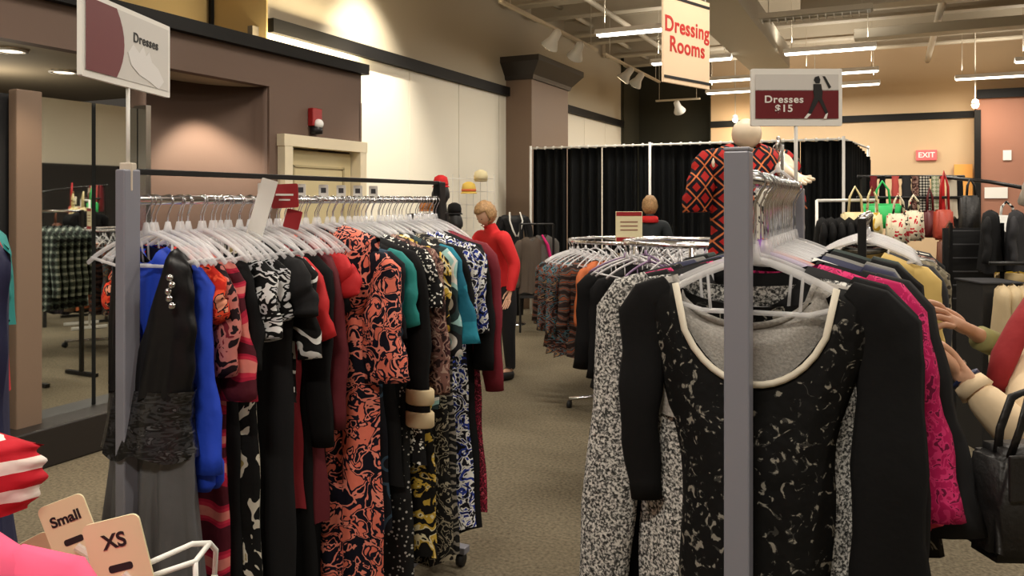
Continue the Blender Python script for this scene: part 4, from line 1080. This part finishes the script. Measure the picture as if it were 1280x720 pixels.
round_rack(rc, RR, RZ, 'chrome round rack of tops under a small price card, in the middle of the shop')
hr = hanger('clear hanger on the middle round rack', group='clear hangers on the middle round rack', loc=(rc.x, rc.y+RR, RZ), rz=PI/2)
kinds = [('blouse', 'brown and teal wavy striped blouse', f_wavy2, .86, .5), ('blouse', 'brown and teal wavy striped blouse', f_wavy2, .90, .5), ('blouse', 'brown blouse with teal and rust bands', f_wavy, .84, .45),
         ('tunic', 'rust orange tunic', f_rust, .80, .4), ('tunic', 'olive brown tunic', f_olive, .82, .5), ('blouse', 'dark blue and brown printed blouse', f_dkprint, .86, .5), ('tunic', 'charcoal tunic', f_char, .84, .55), ('tunic', 'plain black tunic', f_black2, .88, .55)]
NR = 30; protos = {}
order = [7, 6, 5, 6, 7, 5, 4, 6, 7, 5, 6, 0, 0, 2, 0, 0, 2, 3, 4, 5, 6, 7, 6, 5, 7, 6, 5, 7, 6, 5]
front = math.atan2(-rc.y, -rc.x)
for k in range(NR):
    # k = 14 sits at the camera's left-hand side of the ring
    a = front-PI/2*.75+(k-14)*2*PI/NR
    kind = kinds[order[k]]
    loc = (rc.x+RR*math.cos(a), rc.y+RR*math.sin(a), RZ)
    if order[k] not in protos:
        g = garment(kind[0], kind[1]+' on the middle round rack', 'top', kind[2], loc, a, W=.42, L=kind[3], sl=kind[4], out=.03, seed=50+order[k], nx=14, nz=14, r0=.055, r1=.05, an=.3, group=kind[1]+'s on the middle round rack')
        protos[order[k]] = g
    else: put(protos[order[k]], loc, a)
    put(hr, loc, a)
for k in range(28):
    a = k*2*PI/28+.09; put(hr, (rc.x+RR*math.cos(a), rc.y+RR*math.sin(a), RZ), a+.1)
cp = W3(786, 284, 6.0); t = empty('card_stand', (rc.x, rc.y, RZ+.02)); t.location = (cp.x, cp.y, RZ+.0); tag(t, 'small ivory price card with red bands standing on the middle round rack', 'sign'); t.rotation_euler.z = TH
zc = cp.z-RZ
obj('stem', tube(B(), [(0, 0, 0), (0, 0, zc)], .005), m_chrome, t); obj('card', bx((0, -.008, zc), (.20, .006, .235)), m_card, t, bev=.002)
for zz in (.10, -.09): obj('band', bx((0, -.0125, zc+zz), (.19, .002, .03)), m_red, t)
for zz in (.04, .01, -.02): obj('print_line', bx((0, -.0125, zc+zz), (.13, .002, .010)), M('card_print', S(150, 110, 90), .6), t)
# second tier of hangers just behind the foreground rack (lilac and white ones)
rc2 = C3(.98, 4.35, 0); round_rack(rc2, .36, 1.37, 'chrome round rack with mostly bare hangers left of the grey post')
hw = hanger('white plastic hanger on the round rack left of the grey post', mat=M('white_plastic', S(206, 204, 206), .35), group='white hangers left of the grey post', loc=(rc2.x+.36, rc2.y, 1.37), rz=0)
hp = hanger('lilac hanger on the round rack left of the grey post', mat=M('lilac_hanger', S(140, 116, 150), .4), group='lilac hangers left of the grey post', loc=(rc2.x, rc2.y+.36, 1.37), rz=PI/2)
for k in range(30):
    a = .1+k*2*PI/30; put(hw if k % 4 else hp, (rc2.x+.36*math.cos(a), rc2.y+.36*math.sin(a), 1.37), a+rr.uniform(-.15, .15))
gp = None
for k in range(16):
    a = .05+k*2*PI/16; loc = (rc2.x+.36*math.cos(a), rc2.y+.36*math.sin(a), 1.37)
    if gp is None: gp = garment('tunic', 'black tunic on the round rack left of the grey post', 'top', f_black, loc, a, W=.40, L=.8, sl=.5, nx=14, nz=12, seed=91, an=.3, group='black tunics left of the grey post')
    else: put(gp, loc, a)

# ================================================================== RACK RIGHT OF THE FOREGROUND ONE
QX, QY, QZ = -.10, 3.25, 1.53
rk = empty('garment_rack', (QX, QY, 0)); tag(rk, 'black square tube rack with yellow and taupe tops, behind the black dresses', 'clothes rack')
for yy in (0, 1.1): obj('post', bx((0, yy, .775), (.03, .03, 1.51)), m_blackm, rk, bev=.002); obj('foot', bx((0, yy, .02), (.44, .04, .03)), m_blackm, rk)
obj('hanging_rail', tube(B(), [(0, 0, QZ), (0, 1.1, QZ)], .0125), m_chrome, rk, smooth=True)
hq = hanger('clear hanger on the rack of yellow and taupe tops', group='clear hangers on the yellow and taupe rack', loc=(QX, QY+.06, QZ))
f_stripegr = PAT('taupe_grey_stripe', 'plaid', [S(110, 102, 84), S(132, 122, 102), S(60, 54, 46)], 9, [0, .4, .8])
TOPS = [(.06, 'pale yellow top', M('pale_yellow_cloth', S(206, 176, 104), .8), .40, .40), (.14, 'dark top with white neckline', f_char, .44, .60), (.22, 'taupe striped top', f_stripegr, .46, .62), (.3, 'taupe brown plaid top', f_stripegr, .47, .60), (.40, 'black and white striped top', PAT('fine_black_white_stripe', 'stripes', [S(20, 20, 20), S(196, 196, 190)], 14, [0, .5], 0), .46, .6), (.50, 'silver grey top', f_grey, .47, .6), (.62, 'brown printed top', f_brownfl, .48, .6), (.74, 'black top', f_black2, .48, .6), (.86, 'white printed top', f_wprint, .46, .6), (.98, 'dark grey top', f_char, .48, .6)]
for t_, lb, mt, W, L in TOPS:
    garment('top', lb+' on the black tube rack behind the foreground dresses', 'top', mt, (QX, QY+t_, QZ), rr.uniform(-.05, .05), W=W, L=L+.05, sl=.4, out=.03, seed=int(t_*100)+5, nx=16, nz=14, an=.34)
    put(hq, (QX, QY+t_, QZ), 0)
for k in range(12): put(hq, (QX, QY+.1+k*.08, QZ), rr.uniform(-.2, .2))

# ================================================================== BAG AND SCARF DISPLAY AT THE BACK RIGHT
def P65(u, v, d=6.5): return W3(u, v, d)
bar = empty('display_rack', C3(3.15, 6.5, 0), TH); tag(bar, 'tall black two-bar rack hung with bags and scarves at the back right', 'display rack')
for xx in (-.25, .52): obj('post', bx((xx, .1, .90), (.04, .04, 1.8)), m_blackm, bar, bev=.003)
obj('top_bar', tube(B(), [(-.30, .1, 1.79), (.58, .1, 1.79)], .016), m_blackm, bar, smooth=True)
obj('arm', tube(B(), [(.40, .1, 1.79), (.52, -.35, 1.74), (.72, -.7, 1.66)], .015), m_blackm, bar, smooth=True)
obj('lower_bar', tube(B(), [(-.35, 0, 1.62), (.5, 0, 1.62)], .012), m_blackm, bar, smooth=True)
for xx in (-.25, .52): obj('foot', bx((xx, 0, .02), (.05, .6, .03)), m_blackm, bar)
def bag(label, mat, u, v, w, h, d=6.45, dep=.09, hh=.18, hm=None, taper=.85, rz=None, bandm=None):
    p = W3(u, v, d); t = empty('handbag', p, TH if rz is None else rz); tag(t, label, 'handbag')
    b = B(); prism(b, [(-w/2*taper, h/2), (-w/2, -h*.35), (-w*.44, -h/2), (w*.44, -h/2), (w/2, -h*.35), (w/2*taper, h/2)], dep)
    bmesh.ops.bevel(b, geom=b.edges[:], offset=min(w, h, dep)*.16, segments=2, affect='EDGES')
    obj('bag_body', b, mat, t, smooth=True)
    pts = [(-w*.25, -dep*.2, h*.45), (-w*.2, -dep*.2, h*.5+hh*.6), (0, -dep*.1, h*.5+hh), (w*.2, -dep*.2, h*.5+hh*.6), (w*.25, -dep*.2, h*.45)]
    obj('handle', tube(B(), pts, .009, seg=6), hm or mat, t, smooth=True)
    if bandm: obj('band', bx((0, -dep*.5, h*.3), (w*.8, .012, h*.1)), bandm, t, bev=.002)
    return t
m_bgreen = M('bright_green_leather', S(44, 190, 98), .5); m_bcream = M('cream_leather', S(226, 210, 160), .5)
m_bflor = PAT('cream_bag_with_red_flowers', 'voro', [S(196, 40, 52), S(232, 222, 196), S(232, 222, 196), S(60, 50, 40)], 13, [0, .28, .5, .72], 4)
m_bred = M('brick_red_leather', S(176, 66, 46), .5, bump=.2); m_bbrown = M('brown_leather', S(112, 64, 42), .5, bump=.2); m_bdred = M('dark_red_leather', S(96, 26, 30), .5)
bag('bright green handbag with tapered top hanging at the back right', m_bgreen, 1102, 270, .24, .20, 6.45, taper=1.25)
bag('cream slouchy handbag left of the green one', m_bcream, 1068, 281, .22, .20, 6.3, hh=.2)
bag('yellow cream floral handbag in front of the green one', PAT('yellow_floral', 'voro', [S(190, 150, 40), S(236, 222, 170), S(120, 70, 40)], 12, [0, .3, .7], 3), 1089, 281, .16, .19, 6.2, hh=.2)
bag('cream handbag with red flowers right of the green one', m_bflor, 1122, 286, .17, .24, 6.25, hh=.15)
bag('taller cream bag with red flowers beside the dark red bag', m_bflor, 1141, 282, .16, .24, 6.3, hh=.12)
bag('dark red handbag hanging between the floral and brick red ones', m_bdred, 1161, 280, .10, .22, 6.5)
bag('brick red handbag hanging high at the back right', m_bred, 1179, 281, .14, .24, 6.3, hh=.3, hm=M('red_strap', S(190, 30, 36), .5))
bag('brown leather handbag hanging below the brick red one', m_bbrown, 1186, 322, .17, .27, 6.1, hh=.14)
bag('black handbag hanging under the black arm', m_leather, 1212, 268, .13, .28, 5.9, hh=.12)
bag('white and black patterned bag hanging at the right edge', PAT('white_black_big_print', 'noise', [S(228, 228, 224), S(22, 22, 24), S(226, 226, 222)], 7, [0, .48, .60], 1), 1257, 296, .20, .32, 5.9, hh=.1)
bag('bright yellow and tan handbag low at the right edge', M('bright_yellow_leather', S(226, 196, 50), .5), 1262, 336, .19, .13, 5.8, hh=.06)
bag('tan handbag below the yellow one at the right edge', M('tan_leather', S(170, 146, 98), .6), 1262, 352, .22, .12, 5.7, hh=.05)
# scarves on the top bar
for i, (u, w, mt, lb) in enumerate(((1092, .06, M('dark_red_scarf', S(120, 24, 34), .8), 'dark red scarf at the left end of the black bar'), (1103, .05, f_black, 'black scarf second on the black bar'), (1119, .06, M('red_white_scarf', S(206, 86, 80), .8), 'coral red scarf on the black bar'),
     (1133, .08, f_char, 'charcoal scarf on the black bar'), (1144, .06, f_brownfl, 'mauve floral scarf on the black bar'), (1155, .10, PAT('black_white_check', 'plaid', [S(30, 30, 30), S(130, 128, 120), S(226, 222, 210)], 14, [0, .35, .7]), 'black and white checked scarf on the black bar'),
     (1169, .07, PAT('pale_green_check', 'plaid', [S(150, 164, 130), S(210, 210, 186)], 10, [0, .5]), 'pale green scarf on the black bar'), (1178, .03, m_redtop, 'narrow bright red scarf on the black bar'), (1190, .09, M('cream_scarf', S(222, 212, 190), .8), 'cream scarf near the right end of the black bar'), (1199, .06, f_black2, 'black scarf at the right end of the black bar'))):
    p = W3(u, 220, 6.55); o = obj('scarf', cloth(w, .34, an=0, scoop=0, zn=0, zs=0, prof=[(0, w*.45), (.34, w*.6)], D=.02, famp=.01, nx=10, nz=10, seed=i), mt, smooth=True); o.location = p; o.rotation_euler.z = TH; tag(o, lb, 'scarf')
# white bar with black and white striped tops
wb = empty('display_rail', C3(2.62, 6.3, 0), TH); tag(wb, 'white display rail with white hangers left of the cream handbag', 'rail')
obj('bar', tube(B(), [(-.22, 0, 1.595), (.25, 0, 1.60)], .012), m_white, wb, smooth=True)
for xx in (-.22, .25): obj('post', tube(B(), [(xx, 0, .02), (xx, 0, 1.6)], .012), m_white, wb, smooth=True)
for xx in (-.22, .25): obj('foot', bx((xx, 0, .02), (.04, .4, .03)), m_white, wb)
for k in range(6):
    p = C3(2.44+k*.07, 6.3, 1.595); lb = 'dark top on the white display rail, beside the mannequin'
    if k == 0: dt = garment('top', lb, 'top', f_black, p, TH+PI/2-.3, W=.36, L=.6, sl=.3, nx=12, nz=10, seed=3, an=.3, group='dark tops on the white display rail')
    else: put(dt, p, TH+PI/2-.3)
# black wire shelf, bins, etc.
sh = empty('wire_shelf', C3(3.25, 5.6, 0), TH); tag(sh, 'black wire grid shelf behind the shopper\'s hands', 'shelf')
for xx in (-.18, .18): obj('upright', bx((xx, 0, .72), (.02, .02, 1.44)), m_blackm, sh)
for k in range(8): obj('wire', bx((0, 0, .72+k*.095), (.36, .008, .008)), M('grey_wire', S(120, 120, 124), .4, metal=.6), sh)
obj('back_panel', bx((0, .1, .70), (.36, .02, 1.40)), m_black, sh)
for (u, v, w, h, d, mt, lb) in ((1236, 385, .26, .34, 5.2, m_black, 'black display cube in front of the wire shelf'), (1185, 250, .10, .12, 6.6, M('teal_case', S(60, 150, 130), .5), None)):
    if lb:
        p = W3(u, v, d); o = empty('display_cube', (p.x, p.y, 0), TH); tag(o, lb, 'display cube')
        obj('cube_body', bx((0, 0, (p.z+h/2)/2), (w, .3, p.z+h/2)), mt, o, bev=.006); obj('cube_top', bx((0, 0, p.z+h/2+.006), (w+.02, .32, .012)), f_char, o, bev=.003)
def bust(u, v, d, mt, lb, sc=1, top=None):
    p = W3(u, v, d); t = empty('mannequin', (p.x, p.y, 0), TH+.3); tag(t, lb, 'mannequin')
    z = p.z
    V = [((0, 0, z-.5), (.12, .09)), ((0, 0, z-.3), (.11, .08)), ((0, 0, z-.12), (.14, .09)), ((0, 0, z), (.06, .05)), ((-.15, 0, z-.05), .05), ((.15, 0, z-.05), .05), ((-.19, 0, z-.3), .04), ((.19, 0, z-.3), .04), ((-.18, -.03, z-.55), .025), ((.18, -.03, z-.55), .025)]
    skin('torso', V, [(0, 1), (1, 2), (2, 3), (2, 4), (2, 5), (4, 6), (5, 7), (6, 8), (7, 9)], mt, t)
    obj('stand_pole', tube(B(), [(0, 0, .02), (0, 0, z-.5)], .015), m_chrome, t, smooth=True); obj('stand_base', lathe(B(), [(.16, 0), (.16, .012), (.02, .02)]), m_chrome, t, smooth=True)
    return t, z
# low goods behind the hands: small bottles and boxes on a table
tb = empty('display_table', C3(3.35, 6.1, 0), TH); tag(tb, 'low black table with small goods left of the black display cube', 'table')
obj('tabletop', bx((0, 0, .72), (1.0, .5, .04)), m_black, tb, bev=.004)
for sx in (-.46, .46):
    for sy in (-.21, .21): obj('leg', bx((sx, sy, .35), (.04, .04, .70)), m_black, tb)
cols = [('blue', S(80, 130, 170)), ('white', S(220, 220, 220)), ('dark', S(40, 40, 46)), ('teal', S(60, 120, 130)), ('pale', S(190, 190, 180))]
for k in range(10):
    nm_, c_ = cols[k % 5]; p = Matrix.Rotation(TH, 3, 'Z') @ Vector((-.40+k*.085, -.12, 0)); hgt = .12+.05*((k*7) % 3)
    b = B(); lathe(b, [(.026, 0), (.028, hgt*.7), (.012, hgt*.82), (.012, hgt)], seg=12); o = obj('bottle', b, M('bottle_'+nm_, c_, .3), smooth=True); o.location = (tb.location.x+p.x, tb.location.y+p.y, .74)
    tag(o, nm_+' small bottle standing on the low black table', 'bottle', nm_+' bottles on the low table')
# black arms at the far right (another rack in front of the rose wall)
r2 = empty('display_rack', C3(3.55, 5.45, 0), TH); tag(r2, 'black slanted-arm rack at the right edge with patterned bags', 'display rack')
obj('post', bx((0, 0, .93), (.04, .04, 1.86)), m_blackm, r2); obj('foot', bx((0, 0, .02), (.5, .4, .03)), m_blackm, r2)
obj('arm', tube(B(), [(-.12, -.1, 1.66), (0, 0, 1.66), (.34, -.05, 1.74)], .016), m_blackm, r2, smooth=True)
obj('arm', tube(B(), [(0, 0, 1.55), (.0, -.2, 1.56)], .014), m_blackm, r2, smooth=True)
obj('sign_pole', tube(B(), [(-.0, .0, 1.86), (.30, .0, 2.1)], .008), m_white, r2, smooth=True)
for k, (u, mt, lb) in enumerate(((1238, f_black2, 'black scarf on the slanted-arm rack at the right edge'), (1270, f_char, 'charcoal jacket on the slanted-arm rack at the right edge'))):
    p = W3(u, 240, 5.5); garment('jacket', lb.replace('scarf', 'jacket'), 'jacket', mt, (p.x, p.y, 1.66), TH+.9, W=.26, L=.55, sl=.3, nx=12, nz=12, seed=k, an=.3)
# beige bottles/figures on the right edge low
p = W3(1268, 392, 4.9)
for k in range(3):
    q = W3(1254+k*13, 360, 4.9); g = garment('top', ['beige top hanging low at the right edge, leftmost', 'beige top hanging low at the right edge, middle', 'beige top hanging low at the right edge, cut by the picture border'][k], 'top', M('beige_cloth', S(196, 176, 140), .8), (q.x, q.y, q.z+.15), TH+1.1, W=.3, L=.62, sl=.0, nx=12, nz=10, seed=k+60, an=.3)
lr = empty('garment_rack', C3(3.05, 4.95, 0), TH); q = W3(1268, 360, 4.9); tag(lr, 'low black rack with beige tops at the right edge', 'clothes rack')
obj('hanging_rail', tube(B(), [(-.12, -.04, q.z+.15), (.5, -.04, q.z+.15)], .012), m_blackm, lr, smooth=True)
for xx in (.12, .5): obj('post', tube(B(), [(xx, -.04, .0), (xx, -.04, q.z+.15)], .012), m_blackm, lr, smooth=True)

# ================================================================== HATS, BLACK SUIT FORM AND JACKETS BY THE COLUMN
gw = empty('grid_panel', C3(-.52, 8.1, 0), TH); tag(gw, 'white wire grid panel with hats behind the long dress rack', 'grid panel')
for k in range(9): obj('wire', tube(B(), [(-.22+k*.07, 0, .02), (-.22+k*.07, 0, 1.86)], .004, seg=5), m_white, gw)
for k in range(14): obj('wire', tube(B(), [(-.22, .004, .1+k*.132), (.34, .004, .1+k*.132)], .004, seg=5), m_white, gw)
for xx in (-.2, .32): obj('foot', bx((xx, 0, .015), (.03, .5, .03)), m_white, gw)
def hat(u, v, d, mt, lb, r=.13, bandm=None):
    p = W3(u, v, d); t = empty('hat', p, TH); t.scale = (.8, .8, .8); tag(t, lb, 'hat')
    obj('crown', lathe(B(), [(.085, 0), (.088, .05), (.075, .10), (.03, .125), (.005, .128)], seg=20), mt, t, smooth=True)
    obj('brim', lathe(B(), [(.08, .006), (r, -.012), (r+.004, -.02), (.08, -.002)], seg=24), mt, t, smooth=True)
    if bandm: obj('hat_band', lathe(B(), [(.088, .008), (.092, .01), (.091, .035), (.086, .037)], seg=20), bandm, t, smooth=True)
def head_form(u, v, d, lb):
    p = W3(u, v, d); t = empty('head_form', (p.x, p.y, 0), TH+.3); tag(t, lb, 'head form')
    b = B(); head_bm(b, Vector((0, 0, p.z)), h=.24); tube(b, [(0, 0, p.z-.22), (0, .01, p.z-.05)], [.07, .05], seg=14); obj('head', b, m_black, t, smooth=True)
    obj('stand', tube(B(), [(0, 0, .02), (0, 0, p.z-.2)], .02), m_black, t, smooth=True); obj('stand_base', lathe(B(), [(.15, 0), (.15, .012), (.02, .02)]), m_black, t)
head_form(551, 243, 7.6, 'black head form wearing the red hat')
hat(551, 232, 7.6, m_redtop, 'red brimmed hat on the black head form', .10, m_redtop)
head_form(568, 279, 7.9, 'black head form wearing the black hat, lower')
hat(568, 266, 7.9, f_black2, 'black hat on the lower head form right of the red hat', .10)
hat(586, 240, 7.9, M('yellow_straw', S(222, 190, 90), .8), 'yellow straw hat on the white grid panel', .10, M('orange_band', S(216, 110, 60), .7))
hat(601, 225, 7.95, M('pale_straw', S(226, 214, 170), .8), 'pale straw hat at the top right of the white grid panel', .07)
hat(533, 262, 7.8, M('orange_straw', S(204, 130, 70), .8), 'orange straw hat low beside the black head form', .09)
p = W3(642, 262, 10.3); t, z = bust(642, 266, 10.3, m_black, 'black suit jacket form with white lapel stripes beside the person in red')
V = [((0, 0, z-.78), (.16, .12)), ((0, 0, z-.4), (.15, .11)), ((0, 0, z-.12), (.17, .11)), ((0, 0, z-.0), (.075, .06)), ((-.17, 0, z-.06), .06), ((.17, 0, z-.06), .06), ((-.22, 0, z-.32), .055), ((.22, 0, z-.32), .055), ((-.21, -.02, z-.6), .045), ((.21, -.02, z-.6), .045)]
skin('jacket', V, [(0, 1), (1, 2), (2, 3), (2, 4), (2, 5), (4, 6), (5, 7), (6, 8), (7, 9)], f_black2, t)
for s in (-1, 1): obj('lapel_stripe', tube(B(), [(s*.07, -.05, z+.01), (s*.085, -.115, z-.10), (s*.05, -.135, z-.22), (s*.01, -.14, z-.30)], .011, flat=.4), m_white, t, smooth=True)
obj('trousers', tube(B(), [(0, 0, z-.7), (0, 0, .12)], [.16, .13], seg=16, flat=.6), f_black2, t, smooth=True)
for k, (u, v, mt, lb, W) in enumerate(((664, 296, M('brown_grey_jacket', S(88, 76, 66), .8, bump=.3), 'brown grey jacket on the low rack by the curtains', .34), (678, 294, M('grey_jacket', S(96, 92, 88), .8, bump=.3), 'grey jacket with a pink scarf on the low rack by the curtains', .34))):
    p = W3(u, v-14, 9.6+k*.1); g = garment('jacket', lb, 'jacket', mt, p, TH+.5, W=W, L=.80, sl=.55, nx=14, nz=12, seed=70+k, an=.3)
    if k: obj('scarf', tube(B(), [(-.04, -.06, -.13), (.03, -.07, -.25), (.07, -.07, -.40), (.05, -.07, -.5)], [.02, .035, .035, .02], flat=.5), M('hot_pink', S(236, 40, 130), .7), g, smooth=True)
jr = empty('garment_rack', W3(671, 280, 9.65), TH); zj = jr.location.z; jr.location.z = 0; tag(jr, 'low black rack with two jackets beside the black curtains', 'clothes rack')
obj('hanging_rail', tube(B(), [(-.2, 0, zj), (.2, 0, zj)], .012), m_blackm, jr)
for xx in (-.2, .2): obj('post', tube(B(), [(xx, 0, 0), (xx, 0, zj)], .014), m_blackm, jr)
obj('shelf', bx((0, 0, .45), (.4, .35, .03)), m_black, jr)

# ================================================================== PLAID SHIRTS SEEN IN THE MIRROR
PX, PY = -2.85, 4.45
pr_ = empty('garment_rack', (PX, PY, 0)); tag(pr_, 'rack of plaid shirts behind the long dress rack, seen in the mirror', 'clothes rack')
for yy in (0, .46): obj('post', bx((0, yy, .76), (.03, .03, 1.5)), m_blackm, pr_); obj('foot', bx((0, yy, .02), (.4, .04, .03)), m_blackm, pr_)
obj('hanging_rail', tube(B(), [(0, 0, 1.5), (0, .46, 1.5)], .012), m_chrome, pr_, smooth=True)
f_plaid = PAT('green_grey_plaid', 'plaid', [S(30, 34, 32), S(84, 96, 88), S(176, 186, 176)], 5, [0, .42, .82])
for k in range(6):
    loc = (PX, PY+.04+k*.065, 1.5)
    if k == 0: ps = garment('shirt', 'green grey plaid shirt on the rack seen in the fitting mirror', 'shirt', f_plaid, loc, 0, W=.42, L=.85, sl=.55, nx=14, nz=12, seed=8, an=.28, group='plaid shirts seen in the mirror')
    else: put(ps, loc, 0)

# ================================================================== NEAR LEFT: EDGE GARMENTS AND SIZE CARDS
ex = Vector((-1.62, .25, 0))
def edge_x(u, y):
    k = (u-640)/1000; return (k*CT*y-ST*y)/(CT+k*ST)
er = empty('garment_rack', (ex.x, ex.y, 0)); tag(er, 'rack just outside the left edge holding the navy and teal garments', 'clothes rack')
for yy in (0, .72): obj('post', bx((0, yy, .86), (.03, .03, 1.7)), m_blackm, er); obj('foot', bx((0, yy, .02), (.4, .04, .03)), m_blackm, er)
obj('hanging_rail', tube(B(), [(0, 0, 1.70), (0, .72, 1.70)], .012), m_chrome, er, smooth=True)
for y_, ue, lb, mt, L, W, sl in ((.80, 21, 'navy dress cut off by the left picture edge', f_navy, .76, .40, 0), (.845, 14, 'red top behind the navy dress at the left edge', f_red, .42, .40, 0), (.89, 20, 'teal top behind the navy dress at the left edge', f_teal, .32, .40, 0), (.94, 9, 'pink top deepest at the left edge', M('rose_pink', S(206, 60, 96), .8), .28, .40, 0)):
    garment('top' if sl or L < .6 else 'dress', lb, 'top' if L < .6 else 'dress', mt, (edge_x(ue, y_)-W/2-.01, y_, 1.70), -.02, W=W, L=L, seed=int(y_*100), an=.3)
# near rack
m_hotpink = M('bubblegum_pink_knit', S(246, 96, 136), .85, bump=.1)
f_rwstripe = PAT('red_white_stripe_knit', 'stripes', [S(186, 30, 44), S(232, 222, 214)], 9, [0, .6], 0)
c1 = C3(-.62, .74, 1.448); g = garment('sweater', 'bubblegum pink sweater in the bottom left corner', 'sweater', m_hotpink, c1, TH, W=.40, L=.6, sl=.5, out=.0, r0=.06, seed=1, an=.3, nx=30)
c2 = C3(-.78, .95, 1.475); g = garment('sweater', 'red and white striped sweater above the pink one', 'sweater', f_rwstripe, c2, TH+.1, W=.42, L=.25, sl=.0, out=.0, seed=2, an=.3, zn=-.150, zs=-.172, D=.06, nx=30, hemvar=.004, prof=[(0, .205), (.02, .213), (.05, .212), (.08, .20)])
nr = empty('garment_rack', C3(-.60, .55, 0), TH+.25); tag(nr, 'near rack at the bottom left carrying the pink and striped sweaters', 'clothes rack')
obj('hanging_rail', tube(B(), [(0, .0, 1.45), (0, .46, 1.45)], .012), m_chrome, nr, smooth=True)
for yy in (0, .46): obj('post', tube(B(), [(0, yy, .0), (0, yy, 1.45)], .014), m_chrome, nr, smooth=True)
def size_card(label, u, v, d, w, h, tilt, word, ws, yaw=0):
    p = W3(u, v, d); t = empty('size_card', p, TH+yaw); tag(t, label, 'size card')
    fr = obj('card', prism(B(), rrect(w, h, .008), .0025), m_card, t); fr.rotation_euler = (0, tilt, 0)
    text('lettering', word, ws, m_txtb, fr, (0, -.0016, h/2-.0235), off=.0005, ext=.0003)
    obj('slot', prism(B(), rrect(w*.42, .008, .003, cx=0, cz=h/2-.052), .0032), m_black, fr)
    cl = obj('rail_clip', tube(B(), [(0, 0, h/2-.06), (.010, 0, h/2-.075), (0, 0, h/2-.09)], .006, seg=8), m_clear, fr)
    return t
size_card('ivory XS size card with rounded corners at the bottom left', 151, 705, .85, .062, .098, math.radians(-14), 'XS', .0215)
size_card('ivory Small size card tilted behind the XS card', 92, 672, .98, .056, .098, math.radians(-20), 'Small', .0175, yaw=.1)
size_card('greyish blank-topped size card overlapping the Small card', 58, 716, 1.02, .045, .10, math.radians(-24), '', .016, yaw=.4)
wr_ = empty('wire_rack', C3(-.46, .90, 0), TH); tag(wr_, 'white wire rack end showing beside the XS size card', 'wire rack')
def L3(u, v, d):
    p = W3(u, v, d)-wr_.location; p.z += 0
    return Matrix.Rotation(-TH, 3, 'Z') @ p
obj('loop', tube(B(), [L3(120, 742, .84), L3(188, 703, .88), L3(240, 680, .93), L3(262, 679, .96), L3(270, 688, .98), L3(268, 722, .98)], .0032, seg=8), m_white, wr_, smooth=True)
obj('loop', tube(B(), [L3(120, 758, .84), L3(190, 720, .87), L3(244, 702, .90), L3(262, 679, .96)], .0032, seg=8), m_white, wr_, smooth=True)
obj('loop', tube(B(), [L3(244, 702, .90), L3(246, 760, .90)], .0032, seg=8), m_white, wr_, smooth=True)
obj('rail', tube(B(), [L3(40, 770, .84), L3(246, 760, .90), L3(268, 722, .98)], .005, seg=8), m_white, wr_, smooth=True)
for u_ in (40, 246):
    q = L3(u_, 770 if u_ == 40 else 760, .84 if u_ == 40 else .90); obj('leg', tube(B(), [q, (q.x, q.y, 0)], .008), m_white, wr_, smooth=True)
